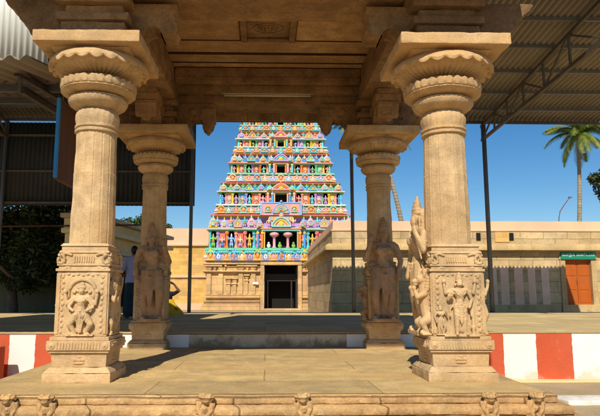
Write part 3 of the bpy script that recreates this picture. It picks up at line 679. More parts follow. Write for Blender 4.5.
def truss(X):
    b = MB(); tp_ = lambda y: zr(y) - .17; bt = lambda y: zr(y) - .62 - (18.5 - y) * .055
    b.bar((X, 11.0, tp_(11)), (X, 18.5, tp_(18.5)), .07, .09); b.bar((X, 11.0, bt(11)), (X, 18.5, bt(18.5)), .07, .09)
    o = b.build('truss', 'truss', big)
    ys_ = [18.45, 17.4, 16.4, 15.3, 14.1, 12.8, 11.4]; w_ = MB()
    for i, y in enumerate(ys_):
        w_.bar((X, y, tp_(y)), (X, y, bt(y)), .05)
        if i: w_.bar((X, ys_[i - 1], bt(ys_[i - 1])), (X, y, tp_(y)), .045) if i % 2 else w_.bar((X, ys_[i - 1], tp_(ys_[i - 1])), (X, y, bt(y)), .045)
    w_.build('truss_web', 'truss', o)
for X in (-8.2, -2.35, 6.95, ): truss(X)
b = MB(); b.bar((-12, 18.3, zr(18.3) - .12), (XR, 18.3, zr(18.3) - .12), .05, .05)
b.build('edge_beam', 'truss', big)
for X in (-12 + .2, -8.2, -2.35, 2.68, 6.95):
    MB().tube([(X, 18.3, .2), (X, 18.3, zr(18.3) - .1)], .07 if X > 6 else .055, 12).build('post', 'steel', big, smooth=True)
    MB().cbox(X, 18.3, .26, .26, .201, .215).build('base_plate', 'steel', big)
MB().tube([(2.68, 17.0, 5.5), (2.68, 18.3, 5.0)], .03).build('brace', 'steel', big)
corr((-14, 18.62, 6.2), (-6.4, 18.62, 6.2), (-14, 27, 5.6), (-6.4, 27, 5.6), .15, .03).build('hidden_shade_sheet', 'galv', big, smooth=True, solid=.004)  # extra sheet added out of view behind the cladding to shade the left yard
# rear cladding at the left
cl = thing('cladding_screen', 'dark corrugated sheet screen hanging at the back of the left shed', 'screen', (-7, 18.45, 3.5))
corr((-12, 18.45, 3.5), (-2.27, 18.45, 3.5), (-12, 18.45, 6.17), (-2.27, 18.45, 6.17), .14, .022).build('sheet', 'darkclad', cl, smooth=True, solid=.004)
for z in (3.55, 4.55, 5.7): MB().box(-12, -2.3, 18.36, 18.42, z, z + .06).build('rail', 'truss', cl)
# lean-to at the left
lt = thing('lean_to_roof', 'wavy cement sheet lean-to roof at upper left with steel channel supports', 'roof', (-4.5, 7.5, 3.4))
corr((-7.5, 5.98, 3.24), (-2.46, 5.98, 3.24), (-7.5, 9.3, 3.93), (-2.46, 9.3, 3.93), .177, .03).build('roof_sheet', 'galv', lt, smooth=True, solid=.007)
corr((-7.5, 9.0, 3.98), (-2.50, 9.0, 3.98), (-7.5, 12.2, 5.1), (-2.5, 12.2, 5.1), .177, .03).build('roof_sheet', 'galv', lt, smooth=True, solid=.007)
for y in (7.6, 9.0, 11.8):
    z = 3.24 + (y - 5.98) * .208 - .09 if y < 9.5 else 4.88
    MB().box(-7.5, -2.5, y - .03, y + .03, z - .06, z + .04).build('purlin', 'steel', lt)
def channel(p, q, w=.06, h=.10, t=.008):
    b = MB(); p = Vector(p); q = Vector(q); d = (q - p).normalized(); sd = d.cross(Vector((0, 0, 1))).normalized(); up = sd.cross(d)
    poly = [(0, 0), (w, 0), (w, t), (t, t), (t, h - t), (w, h - t), (w, h), (0, h)]
    return b.prism(poly, lambda u, v, a: tuple(p + d * a + sd * u + up * v), 0, (q - p).length)
channel((-2.98, 6.75, 3.33), (-2.86, 9.2, 3.55)).build('channel', 'truss', lt)
channel((-2.92, 6.8, 3.13), (-2.70, 9.2, 3.2)).build('channel', 'truss', lt)
MB().bar((-2.93, 6.85, 3.15), (-2.95, 6.85, 3.36), .04).build('link', 'steel', lt); MB().bar((-2.8, 9.0, 3.2), (-2.8, 9.0, 3.62), .05).build('link', 'steel', lt)
for X in (-7.45,): MB().tube([(X, 9, .2), (X, 9, 3.7)], .05, 12).build('post', 'steel', lt)
MB().tube([(-2.75, 9.25, .2), (-2.75, 9.25, 3.75)], .03, 12).build('post', 'steel', lt)
fs = thing('fascia_screen', 'pale sunlit corrugated fascia sheet above the lean-to roof edge', 'screen', (-4, 6.6, 3.4))
corr((-7.5, 6.62, 3.40), (-2.55, 6.62, 3.40), (-7.5, 6.62, 4.75), (-2.55, 6.62, 4.75), .072, .011).build('sheet', 'lightclad', fs, smooth=True, solid=.003)
MB().box(-7.5, -2.6, 6.66, 6.72, 4.5, 4.6).build('rail', 'steel', fs)
# hanging board
hb = thing('hanging_board', 'brown board with blue painted frame hanging edge-on behind the front left pillar', 'board', (-2.39, 6.9, 2.0))
MB().box(-2.405, -2.38, 6.65, 7.28, 2.12, 2.98).build('panel', 'brownboard', hb)
for y in (6.60, 7.281): MB().box(-2.408, -2.372, y, y + .049, 2.09, 3.02).build('frame_post', 'bluepaint', hb, bevel=.004)
for z in (2.08, 2.981): MB().box(-2.415, -2.37, 6.65, 7.28, z, z + .039).build('frame_rail', 'brownboard', hb)
for y in (6.75, 7.2): MB().tube([(-2.39, y, 3.02), (-2.39, y, 3.40 + (y - 6.0) * .2 - .08)], .008, 6).build('hanger', 'steel', hb)

# ---------------------------------------------------------------- long hall at the right
def cor(X, Y, prof, x1, y1, m=0):
    """moulding profile [(out,z)] closed, run along the front (x from X to x1) and down the left side (y from Y to y1)"""
    mb = MB(); n = len(prof); st = [(x1, Y, 0, -1), ]
    k = int((x1 - X) / .5)
    P = [(x1 + (X - x1) * i / k, Y, 0, -1) for i in range(k)] + [(X, Y, -1, -1)]
    k2 = int((y1 - Y) / .5); P += [(X, Y + (y1 - Y) * i / k2, -1, 0) for i in range(1, k2 + 1)]
    for (x, y, nx, ny) in P:
        w_ = .012 * noise.noise(Vector((x * 1.1, y * 1.1, prof[0][1])))
        for (o, z) in prof: mb.v.append((x + nx * (o + w_), y + ny * (o + w_), z + w_ * .6))
    for i in range(len(P) - 1):
        for j in range(n): a = i * n; mb.f.append((a + j, a + (j + 1) % n, a + n + (j + 1) % n, a + n + j)); mb.m.append(0)
    mb.f.append(tuple(range(n))[::-1]); mb.m.append(0); mb.f.append(tuple((len(P) - 1) * n + j for j in range(n))); mb.m.append(0)
    return mb
HX, HY, HX1, HY1 = 2.585, 23.2, 19.0, 37.3
hall = thing('stone_hall', 'long low sandstone hall with pink topped parapet and projecting cornice', 'building', (HX, HY, -.5))
# front wall with a door opening
dx0, dx1, dz0, dz1 = 11.80, 12.82, .35, 2.10
b = MB(); b.box(HX, dx0 - .22, HY, HY + .5, -.5, 2.25).build('front_wall', 'wallstone', hall); MB().box(dx1 + .22, HX1, HY, HY + .5, -.5, 2.25).build('front_wall', 'wallstone', hall); MB().box(dx0 - .22, dx1 + .22, HY + .001, HY + .5, dz1 + .02, 2.25).build('front_wall', 'wallstone', hall)
MB().box(HX, HX + .5, HY + .5, HY1, -.5, 2.25).build('side_wall', 'wallstone', hall)
MB().box(HX + .5, HX1, HY + .5, HY1, 2.3, 2.6).build('roof', 'greyroof', hall)
MB().box(HX1 - .5, HX1, HY + .5, HY1, -.5, 2.25).build('side_wall', 'wallstone', hall)
cor(HX, HY, [(0, 2.25), (.03, 2.25), (.05, 2.30), (.03, 2.36), (.07, 2.38), (.07, 2.42), (-.4, 2.42), (-.4, 2.25)], HX1, HY1).build('frieze', 'cornice', hall)
cor(HX, HY, [(.05, 2.42), (.22, 2.425), (.30, 2.46), (.31, 2.56), (.27, 2.66), (.16, 2.72), (-.3, 2.72), (-.3, 2.42)], HX1, HY1).build('cornice_moulding', 'cornice', hall, smooth=True, angle=35)
cor(HX, HY, [(.0, 2.72), (.02, 3.22), (-.3, 3.22), (-.3, 2.72)], HX1, HY1).build('parapet', 'wallstone', hall)
cor(HX, HY, [(.05, 3.222), (.055, 3.27), (.0, 3.28), (-.02, 3.30), (-.04, 3.63), (-.34, 3.63), (-.34, 3.222)], HX1, HY1).build('parapet_top', 'pinkwash', hall)
for px_ in (8.3, 9.62): MB().box(px_, px_ + .17, HY - .035, HY + .02, 2.86, 3.16).build('drain_hole', 'dark', hall)
MB().box(9.05, 9.6, HY - .03, HY, 2.80, 3.2).build('yellow_stone', 'yellowwash', hall)
MB().box(HX - .04, dx0 - .3, HY - .06, HY, -.5, .34).build('wall_foot', 'cornice', hall, bevel=.01)
MB().box(dx1 + .3, HX1, HY - .06, HY, -.5, .34).build('wall_foot', 'cornice', hall, bevel=.01)
for (a, b_) in ((492, 499), (504, 511), (518, 525.5), (532, 538), (545.6, 552)):
    xa, xb = ((a - 269.5) / 592 * HY, (b_ - 268.2) / 592 * HY)
    MB().box(xa, xb, HY - .004, HY + .01, .345, 1.84).build('painted_stripe', 'stripe', hall)
for s, x in ((-1, dx0 - .11), (1, dx1 + .11)): MB().cbox(x, HY + .06, .21, .2, -.49, dz1).build('door_jamb', 'cornice', hall, bevel=.012)
MB().box(dx0 - .24, dx1 + .24, HY - .05, HY + .14, dz1 + .002, dz1 + .12).build('lintel', 'cornice', hall, bevel=.012)
MB().box(dx0 - .24, dx1 + .24, HY - .08, HY + .3, -.49, dz0).build('door_sill', 'cornice', hall, bevel=.012)
d_ = MB().box(dx0, (dx0 + dx1) / 2 - .006, HY + .13, HY + .17, dz0, dz1).build('door_leaf', 'door', hall, bevel=.005)
d2 = MB().box((dx0 + dx1) / 2 + .006, dx1, HY + .13, HY + .17, dz0, dz1).build('door_leaf', 'door', hall, bevel=.005)
mid = (dx0 + dx1) / 2
for (a, c) in ((dx0 + .06, mid - .06), (mid + .06, dx1 - .06)):
    for (z0, z1) in ((.43, .85), (.93, 1.4), (1.48, 2.02)): MB().box(a, c, HY + .118, HY + .1295, z0, z1, 0, .02, 0).build('door_panel', 'door', d_ if a < mid - .1 else d2, bevel=.006)
MB().tube([(mid - .03, HY + .11, 1.15), (mid - .03, HY + .11, 1.3)], .012).build('handle', 'steel', d_)
# green sign
sg = thing('hall_sign', 'green sign with white Tamil lettering above the orange door', 'sign', (12.5, HY - .1, 2.2))
MB().box(11.60, 13.00, HY - .10, HY - .07, 2.12, 2.46).build('board', 'signgreen', sg, bevel=.004)
def text(s_, size, loc, parent, m, width=None, bold=.0):
    c = bpy.data.curves.new('lettering', 'FONT'); c.body = s_; c.size = size; c.align_x = 'CENTER'; c.align_y = 'CENTER'; c.extrude = .004; c.resolution_u = 6
    o = bpy.data.objects.new('lettering', c); C.objects.link(o)
    me = bpy.data.meshes.new_from_object(o.evaluated_get(dg())); bpy.data.objects.remove(o)
    me.name = 'lettering'; me.materials.clear(); me.materials.append(M[m])
    xs = [v.co.x for v in me.vertices]; zs = [v.co.y for v in me.vertices]
    if xs:
        w_ = max(xs) - min(xs); k = (width / w_) if width else 1
        cx = (max(xs) + min(xs)) / 2; cy = (max(zs) + min(zs)) / 2
        for v in me.vertices: x, y, z = v.co; v.co = ((x - cx) * k, -z, (y - cy) * k)
    ob = bpy.data.objects.new('lettering', me); C.objects.link(ob); ob.parent = parent; ob.location = Vector(loc) - parent.location; return ob
text('வசந்த மண்டபம்', .2, (12.3, HY - .106, 2.285), sg, 'signwhite', 1.30)
for x in (11.8, 12.8): MB().box(x, x + .03, HY - .069, HY, 2.2, 2.4).build('bracket', 'steel', sg)

# ---------------------------------------------------------------- far compound wall
cw = thing('compound_wall', 'tall yellow stone compound wall with pink top flanking the temple tower', 'wall', (-12, 47.5, -.5))
for (x0, x1) in ((-60, -4.6), (6.8, 60)):
    MB().box(x0, x1, 47.2, 48.2, -.5, 4.5).build('masonry', 'yellowwash', cw)
    MB().box(x0, x1, 47.05, 47.2, 2.0, 2.18).build('string_course', 'pinkwash', cw, bevel=.02)
    MB().box(x0, x1, 47.0, 48.2, 4.5, 4.7).build('string_course', 'pinkwash', cw, bevel=.03)
    MB().box(x0, x1, 47.15, 48.2, 4.7, 5.9).build('pink_parapet', 'pinkwash', cw)
    MB().box(x0, x1, 47.02, 47.2, -.5, .0).build('wall_foot', 'pinkwash', cw)

# ---------------------------------------------------------------- temple tower
GX, GY = 1.10, 45.0
gp = thing('temple_tower', 'tall brightly painted temple gate tower of stepped statue tiers on a stone base', 'tower', (GX, GY + 4, -.5))
R0 = random.Random(3)
# stone base
b = MB(); HW = 5.65; gw = 1.27
sb = MB()
sb.box(GX - HW, GX - gw - .3, GY + .15, GY + 8, -.5, 3.1); sb.box(GX + gw + .3, GX + HW, GY + .15, GY + 8, -.5, 3.1); sb.box(GX - gw - .3, GX + gw + .3, GY + .15, GY + 8, 3.1 - .1, 3.1)
stone = sb.build('stone_base', 'gopstone', gp)
def band(z0, z1, out, nm='base_moulding', m='gopstone'):
    q = MB()
    for sgn in (-1, 1):
        a, c = (GX - HW - out, GX - gw - .32) if sgn < 0 else (GX + gw + .32, GX + HW + out)
        MB().box(a, c, GY + .15 - out, GY + .4, z0, z1).build(nm, m, stone, bevel=.025)
        a, c = (GX - HW - out, GX - HW + .2) if sgn < 0 else (GX + HW - .2, GX + HW + out)
        MB().box(a, c, GY + .401, GY + 8 + out, z0, z1).build(nm, m, stone, bevel=.025)
for a in ((-.5, -.2, .35), (-.19, -.02, .28), (.0, .12, .16), (.14, .24, .24), (.42, .6, .2), (.62, .7, .12), (2.28, 2.36, .16), (2.37, 2.46, .3), (2.75, 2.84, .1), (2.95, 3.08, .28)): band(*a)
def pilaster(x, w=.34, z0=.7, z1=2.9, cap=True, dy=0):
    q = MB(); y0 = GY + .15; q.box(x - w / 2, x + w / 2, y0 - .14 - dy, y0, z0, z1)
    if cap:
        q.box(x - w / 2 - .07, x + w / 2 + .07, y0 - .2 - dy, y0, z1 - .5, z1 - .42); q.box(x - w / 2 - .13, x + w / 2 + .13, y0 - .25 - dy, y0, z1 - .12, z1); q.box(x - w / 2 - .05, x + w / 2 + .05, y0 - .18 - dy, y0, z1 - .3, z1 - .22)
    q.build('pilaster', 'gopstone', stone, bevel=.02)
for sgn in (-1, 1):
    for u in (5.45, 4.55, 3.05, 2.1): pilaster(GX + sgn * u)
    pilaster(GX + sgn * 3.95, .26, .7, 1.95); pilaster(GX + sgn * 2.6, .2, .7, 2.2); pilaster(GX + sgn * 3.5, .26, .7, 1.95)
    for u in (4.3, 5.0, 2.55): pilaster(GX + sgn * u, .12, 2.46, 2.9)
q = MB(); q.box(GX - gw - .3, GX - gw, GY - .15, GY + .8, -.5, 2.9); q.box(GX + gw, GX + gw + .3, GY - .15, GY + .8, -.5, 2.9); q.box(GX - gw - .3, GX + gw + .3, GY - .2, GY + .8, 2.901, 3.12)
q.build('gate_frame', 'gopstone', stone, bevel=.02)
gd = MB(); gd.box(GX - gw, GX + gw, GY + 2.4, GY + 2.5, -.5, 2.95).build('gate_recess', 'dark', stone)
q = MB(); q.box(GX - gw + .03, GX - gw + .12, GY + .9, GY + 2.1, -.49, 2.7); q.box(GX + gw - .12, GX + gw - .03, GY + .9, GY + 2.1, -.49, 2.7); q.box(GX - gw, GX + gw, GY + 1.0, GY + 1.1, 1.7, 2.25)
q.box(GX - gw + .2, GX - gw + .3, GY + 1.0, GY + 1.1, -.49, 1.7); q.box(GX + gw - .5, GX + gw - .4, GY + 1.0, GY + 1.1, -.49, 1.7)
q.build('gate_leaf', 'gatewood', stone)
MB().box(GX - gw - .3, GX + gw + .3, GY - .4, GY + .9, -.5, -.36).build('threshold', 'gopstone', stone, bevel=.02)
MB().box(GX - gw - .85, GX - gw - .45, GY - .12, GY - .07, 1.45, 1.62).build('plaque', 'signwhite', stone)

def g_statue(x, y, z, h, c1, c2, skin, R):
    """small painted stucco figure"""
    q = MB(); k = h
    q.chain([(x - .09 * k, y, z, .06 * k), (x - .07 * k, y - .02 * k, z + .3 * k, .08 * k), (x, y, z + .48 * k, .12 * k)], pc(c1), 6)
    q.chain([(x + .09 * k, y, z, .06 * k), (x + .07 * k, y - .02 * k, z + .3 * k, .08 * k), (x, y, z + .48 * k, .12 * k)], pc(c1), 6)
    q.cap((x, y, z + .5 * k), (x, y, z + .7 * k), .10 * k, .13 * k, pc(skin), 7)
    q.ell((x, y - .02 * k, z + .85 * k), .085 * k, pc(skin), 7, 5); q.cap((x, y, z + .92 * k), (x, y, z + 1.06 * k), .07 * k, .025 * k, pc(c2), 6)
    for s_ in (-1, 1):
        up = R.random() < .5
        e = (x + s_ * .26 * k, y - .05 * k, z + .56 * k)
        hnd = (x + s_ * .24 * k, y - .12 * k, z + (.80 if up else .40) * k)
        q.chain([(x + s_ * .13 * k, y, z + .7 * k, .055 * k), (*e, .045 * k), (*hnd, .04 * k)], pc(skin), 5)
    q.ell((x, y - .1 * k, z + .47 * k), (.15 * k, .06 * k, .04 * k), pc(c2), 6, 4)
    return q
def kudu(x, y, z, w, h, c, ci):
    """horseshoe arch ornament"""
    q = MB(); pts = []
    for k in range(9): a = -.5 + (PI + 1.0) * k / 8; pts.append((x + w / 2 * math.cos(a), y, z + h * .42 + h * .42 * math.sin(a)))
    q.tube(pts, w * .1, 5, pc(c)); q.ell((x, y, z + h * .4), (w * .3, w * .12, h * .3), pc(ci), 8, 5)
    q.ell((x, y - w * .08, z + h * .4), (w * .14, w * .1, h * .16), pc(c), 6, 4); q.cap((x, y, z + h * .86), (x, y, z + h * 1.1), w * .09, w * .02, pc(c), 5)
    q.box(x - w * .5, x + w * .5, y - w * .08, y + w * .1, z - .02, z + h * .12, pc(c))
    return q
def kuta(x, y, z, w, h, c1, c2, c3):
    """miniature domed shrine roof"""
    q = MB(); q.box(x - w * .5, x + w * .5, y - w * .35, y + w * .4, z, z + h * .12, pc(c2))
    q.lathe([(w * .5, z + h * .12), (w * .56, z + h * .2), (w * .5, z + h * .36), (w * .4, z + h * .52), (w * .22, z + h * .68), (w * .1, z + h * .75)], x, y, 8, pc(c1), rot=PI / 8)
    q.lathe([(w * .1, z + h * .74), (w * .13, z + h * .8), (w * .05, z + h * .9), (.01, z + h * 1.02)], x, y, 6, pc(c3))
    q2 = kudu(x, y - w * .5, z + h * .14, w * .5, h * .42, c3, c2); q.add(q2.v, q2.f); q.m[-len(q2.m):] = q2.m
    return q
def shala(x, y, z, w, h, c1, c2, c3):
    """miniature barrel roofed shrine with a big arch face"""
    q = MB(); q.box(x - w * .5, x + w * .5, y - .25, y + .3, z, z + h * .1, pc(c2))
    pts = [(w * .5 * math.cos(a) * (1.05 if math.sin(a) < .5 else .95), z + h * .1 + h * .72 * math.sin(a)) for a in [PI * k / 10 for k in range(11)]]
    q.prism([(x + u, v) for u, v in pts], lambda u, v, a: (u, a, v), y - .12, y + .35, pc(c1))
    pts2 = [(x + u * .86, y - .14, z + h * .1 + (v - z - h * .1) * .88) for u, v in pts]; q.tube(pts2, w * .05, 5, pc(c2))
    pts3 = [(x + u * .6, y - .15, z + h * .1 + (v - z - h * .1) * .62) for u, v in pts]; q.tube(pts3, w * .05, 5, pc(c3))
    q.ell((x, y - .14, z + h * .28), (w * .16, .08, h * .2), pc('yellow'), 7, 5); q.ell((x, y - .14, z + h * .85), (w * .12, .1, h * .12), pc(c3), 7, 5)
    q.cap((x, y, z + h * .85), (x, y, z + h * 1.08), w * .05, .015, pc(c2), 5)
    return q
def add(q, q2): 
    q.add(q2.v, q2.f); q.m[-len(q2.m):] = q2.m
SK = ['cyan', 'blue', 'green', 'gold', 'lime', 'pink', 'violet', 'teal', 'salmon', 'sky', 'peach']
COLC = ['pink', 'cyan', 'red', 'salmon', 'orange', 'violet', 'green', 'yellow']
# (z of ledge, z of body, z of roofs, z top, half width, open half width, palette)
tiers = [
    (3.13, 4.19, 5.49, 6.80, 5.62, 1.22, ('salmon', 'cyan', 'green'), ('yellow', 'blue')),
    (6.80, 7.60, 8.52, 9.37, 4.90, .46, ('red', 'violet', 'lime'), ('gold', 'mint')),
    (9.37, 10.16, 10.87, 11.82, 4.08, .32, ('yellow', 'salmon', 'mint'), ('peach', 'sky')),
    (11.82, 12.38, 12.95, 13.75, 3.58, .26, ('orange', 'sky', 'green'), ('gold', 'cyan')),
    (13.75, 14.30, 14.85, 15.6, 3.15, .24, ('green', 'violet', 'yellow'), ('cyan', 'gold')),
    (15.6, 16.1, 16.6, 17.2, 2.7, .22, ('salmon', 'sky', 'mint'), ('gold', 'blue')),
]
for ti, (za, zb, zc_, zd, hw, oh, cols, kc) in enumerate(tiers):
    Y = GY + ti * .42 + (0 if ti else 0); D = 8 - ti * .75
    t = MB(); R = random.Random(ti * 11 + 5)
    hl = zb - za; hb_ = zc_ - zb; hr = zd - zc_
    # ledge: stacked coloured mouldings, all round
    def ring(out, z0, z1, c):
        t.box(GX - hw - out, GX + hw + out, Y - out, Y + D + out, z0, z1, pc(c))
    sl = [(.10, .0, .10, 'maroon' if ti else 'salmon'), (.22, .10, .22, 'white' if ti else 'peach'), (.26, .22, .34, cols[0]), (.20, .34, .46, 'white'), (.16, .46, .58, 'salmon'), (.12, .58, .70, cols[1]), (.06, .70, .82, 'navy' if ti else 'teal'), (.16, .82, .91, cols[2]), (.12, .91, 1.0, 'white' if ti % 2 else 'green')]
    for o_, a, c, cc in sl: ring(o_, za + hl * a, za + hl * c - .002, cc)
    # body core
    ob = min(oh * .92, hw * .25)
    cc = ['navy', 'red', 'maroon', 'salmon', 'red', 'navy'][ti]
    t.box(GX - hw + .32, GX - oh, Y + .30, Y + D - .3, zb, zc_, pc(cc)); t.box(GX + oh, GX + hw - .32, Y + .30, Y + D - .3, zb, zc_, pc(cc)); t.box(GX - oh, GX + oh, Y + 1.2, Y + D - .3, zb, zc_ - .001, pc('navy'))
    # eave over body
    ring(-.02, zc_, zc_ + hr * .07, cols[2]); ring(.08, zc_ + hr * .07 + .002, zc_ + hr * .14, 'white' if ti % 2 else 'salmon'); ring(-.05, zc_ + hr * .142, zc_ + hr * .22, cols[1])
    # recessed upper wall
    zz = zc_ + hr * .22
    t.box(GX - hw + .45, GX + hw - .45, Y + .5, Y + D - .5, zz, zd - .001, pc(['violet', 'green', 'blue', 'gold', 'teal', 'red'][ti]))
    t.box(GX - hw + .3, GX + hw - .3, Y + .35, Y + D - .35, zd - hr * .16, zd - hr * .09, pc('yellow')); t.box(GX - hw + .2, GX + hw - .2, Y + .2, Y + D - .2, zd - hr * .088, zd - .002, pc('maroon'))
    tier = t.build('tier', PM, gp, bevel=0)
    # arches on the ledge
    n = int(2 * hw / .60) | 1
    for i in range(n):
        x = GX - hw + (i + .5) * 2 * hw / n
        if ti == 1 and abs(x - GX) < 1.5: continue
        q = kudu(x, Y - .26, za + hl * .12, .40 if i % 3 else .52, hl * (.66 if i % 3 else .8), kc[i % 2], ['orange', 'white', 'pink'][i % 3]); q.build('arch_ornament', PM, tier)
        if i < n - 1 and not (ti == 1 and abs(x + hw / n - GX) < 1.5): g_statue(x + hw / n, Y - .2, za + hl * .1, hl * .5, R.choice(SK), R.choice(COLC), R.choice(['peach', 'pink', 'sky', 'cyan']), R).build('ledge_figure', PM, tier, smooth=True)
        if ti == 0:
            q = MB(); xx = x + hw / n; q.ell((xx, Y - .22, za + hl * .36), (.09, .06, hl * .12), pc(R.choice(['violet', 'salmon', 'blue', 'white', 'red'])), 7, 5); q.build('bead', PM, tier)
    if ti == 0:
        for x in [GX - hw + .3 + k * .98 for k in range(12)]:
            q = MB(); q.box(x - .36, x + .36, Y - .30, Y - .14, za + hl * .62, za + hl * .78, pc('cyan')); 
            for u in range(4): q.ell((x - .26 + u * .175, Y - .3, za + hl * .7), (.07, .05, hl * .07), pc('cyan'), 6, 4)
            q.build('leaf_band', PM, tier)
    # columns and statues across the body, both halves mirrored
    nn = max(3, int((hw - oh - .3) / (.50 + .12 * (ti == 0))))
    wv_ = (hw - oh - .25) / nn
    for i in range(nn):
        cA = COLC[(i + ti) % len(COLC)]; st = SK[(i * 3 + ti * 2) % len(SK)]; cs = [R.choice(['yellow', 'orange', 'white', 'red', 'gold']) for _ in range(2)]; rs = R.randint(0, 999)
        for s_ in (-1, 1):
            x = GX + s_ * (oh + .15 + i * wv_); yf = Y + .06 + (.10 if i % 2 else 0)
            q = MB(); q.lathe([(wv_ * .20, zb), (wv_ * .20, zb + hb_ * .1), (wv_ * .13, zb + hb_ * .14), (wv_ * .13, zb + hb_ * .74), (wv_ * .24, zb + hb_ * .84), (wv_ * .24, zc_ - .002)], x, yf + .12, 8, pc(cA)); q.build('column', PM, tier)
            xs = x + s_ * wv_ * .5
            q = MB(); q.box(xs - wv_ * .3, xs + wv_ * .3, yf + .14, yf + .24, zb, zc_, pc(R.choice(['red', 'blue', 'maroon', 'salmon']) if s_ < 0 else cA)); q.build('niche_back', PM, tier)
            g_statue(xs, yf + .02, zb + hb_ * .06, hb_ * (.74 if i % 2 else .62), st, cs[0], st if i % 2 else 'peach', random.Random(rs)).build('stucco_statue', PM, tier, smooth=True)
    for s_ in (-1, 1): MB().lathe([(.1, zb), (.08, zb + .1), (.08, zc_)], GX + s_ * (hw - .2), Y + .2, 8, pc('cyan')).build('corner_column', PM, tier)
    # projecting central bay: paired pilasters and little canopies beside the opening
    for s_ in (-1, 1):
        for q_ in (0, 1):
            x = GX + s_ * (oh + .22 + q_ * .34); q = MB(); q.box(x - .07, x + .07, Y - .22, Y - .02, zb, zc_ - .002, pc(['orange', 'blue', 'pink', 'cyan', 'salmon', 'violet'][(ti + q_) % 6])); q.box(x - .1, x + .1, Y - .25, Y - .02, zb + hb_ * .82, zb + hb_ * .92, pc('yellow')); q.build('bay_pilaster', PM, tier)
        x = GX + s_ * (oh + .40); q = kuta(x, Y - .12, zc_ + hr * .18, .5, hr * .55, ['pink', 'mint', 'violet'][ti % 3], 'yellow', 'cyan'); q.build('bay_shrine', PM, tier)
    # opening frame
    q = MB(); fc = ['gold', 'salmon', 'orange', 'yellow', 'cyan', 'pink'][ti]; fw = .10
    q.box(GX - oh - fw, GX - oh, Y - .12, Y + .4, zb, zc_, pc(fc)); q.box(GX + oh, GX + oh + fw, Y - .12, Y + .4, zb, zc_, pc(fc)); q.box(GX - oh - .25, GX + oh + .25, Y - .2, Y + .4, zc_ + .001, zc_ + hr * .1, pc('teal' if ti == 0 else 'peach')); q.box(GX - oh - .35, GX + oh + .35, Y - .26, Y + .4, zc_ + hr * .101, zc_ + hr * .18, pc('salmon'))
    op = q.build('window_frame', PM, tier)
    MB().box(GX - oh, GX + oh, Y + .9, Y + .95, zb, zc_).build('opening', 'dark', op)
    if ti == 0:
        for s_ in (-1, 1):
            q = MB(); x = GX + s_ * .52
            q.lathe([(.16, zb), (.16, zb + .08), (.10, zb + .14), (.11, zb + .8), (.18, zb + .86), (.30, zb + .93), (.38, zb + 1.03), (.36, zb + 1.12), (.28, zb + 1.2), (.14, zb + 1.28)], x, Y + .2, 14, pc('pink')); q.build('lotus_column', PM, op, smooth=True)
        for x, c in ((GX - .1, 'lime'), (GX + .95, 'lime'), (GX - .95, 'white')):
            q = MB(); q.ell((x, Y + .25, zb + .18), (.16, .12, .18), pc(c), 7, 5); q.ell((x, Y + .2, zb + .38), (.09, .09, .1), pc(c), 7, 5); q.build('small_figure', PM, op)
    # shrine roofs
    hh = (zd - zz) * .92
    lay = [(0, 'c')]
    k = 0; x = oh + .62 if ti else 1.75; seq = []
    while x < hw - .75: seq.append((x, 'f' if k % 2 == 0 else ('s' if k % 4 == 3 else 'k'))); x += .47 if ti else .52; k += 1
    for (x, kd) in seq + [(hw - .42, 'k')]:
        c1, c2, c3 = R.choice([('pink', 'cyan', 'green'), ('violet', 'mint', 'yellow'), ('salmon', 'yellow', 'cyan'), ('pink', 'peach', 'blue'), ('mint', 'pink', 'gold'), ('peach', 'cyan', 'blue'), ('pink', 'violet', 'mint'), ('sky', 'pink', 'yellow'), ('cyan', 'salmon', 'violet')]); rs = R.randint(0, 999); sk_ = R.choice(SK); so = R.choice(SK)
        for s_ in (-1, 1):
            X = GX + s_ * x
            if kd == 'k': kuta(X, Y + .22, zz, (.5, .62, .56)[rs % 3], hh * (.85, 1.08, .95)[rs % 3], c1, c2, c3).build('domed_shrine', PM, tier)
            elif kd == 's': shala(X, Y + .05 + .1 * (k % 2), zz, (.62, .74, .68)[rs % 3], hh * (.9, 1.12, 1.0)[rs % 3], c1, c2, c3).build('barrel_shrine', PM, tier)
            else: g_statue(X, Y + .1, zz, hh * .82, so, 'yellow', sk_, random.Random(rs)).build('stucco_statue', PM, tier, smooth=True)
    # big centre arch above the opening
    w_ = (1.5, 1.35, 1.2, 1.0, .9, .8)[ti]
    q = shala(GX, Y - .12, zz - .02, w_, hh * 1.08, ('pink', 'sky', 'salmon', 'mint', 'pink', 'pink')[ti], ('teal', 'salmon', 'violet', 'pink', 'cyan', 'cyan')[ti], ('gold', 'orange', 'cyan', 'red', 'gold', 'gold')[ti]); q.build('centre_arch', PM, tier)
    for s_ in (-1, 1):
        g_statue(GX + s_ * (w_ * .5 + .18), Y - .1, zz, hh * .75, 'blue' if ti % 2 else 'violet', 'yellow', 'sky' if ti % 2 else 'peach', R).build('stucco_statue', PM, tier, smooth=True)
    # side faces: columns and niches seen obliquely
    for s_ in (-1, 1):
        for i in range(8):
            y = Y + .7 + i * (D - 1.4) / 7; X = GX + s_ * (hw - .18)
            q = MB(); q.lathe([(.09, zb), (.08, zc_)], X, y, 6, pc(COLC[(i + ti) % 8])); q.build('column', PM, tier)
            if i % 2: kuta(GX + s_ * (hw - .25), y, zz, .6, hh, 'pink', 'cyan', 'green').build('domed_shrine', PM, tier)
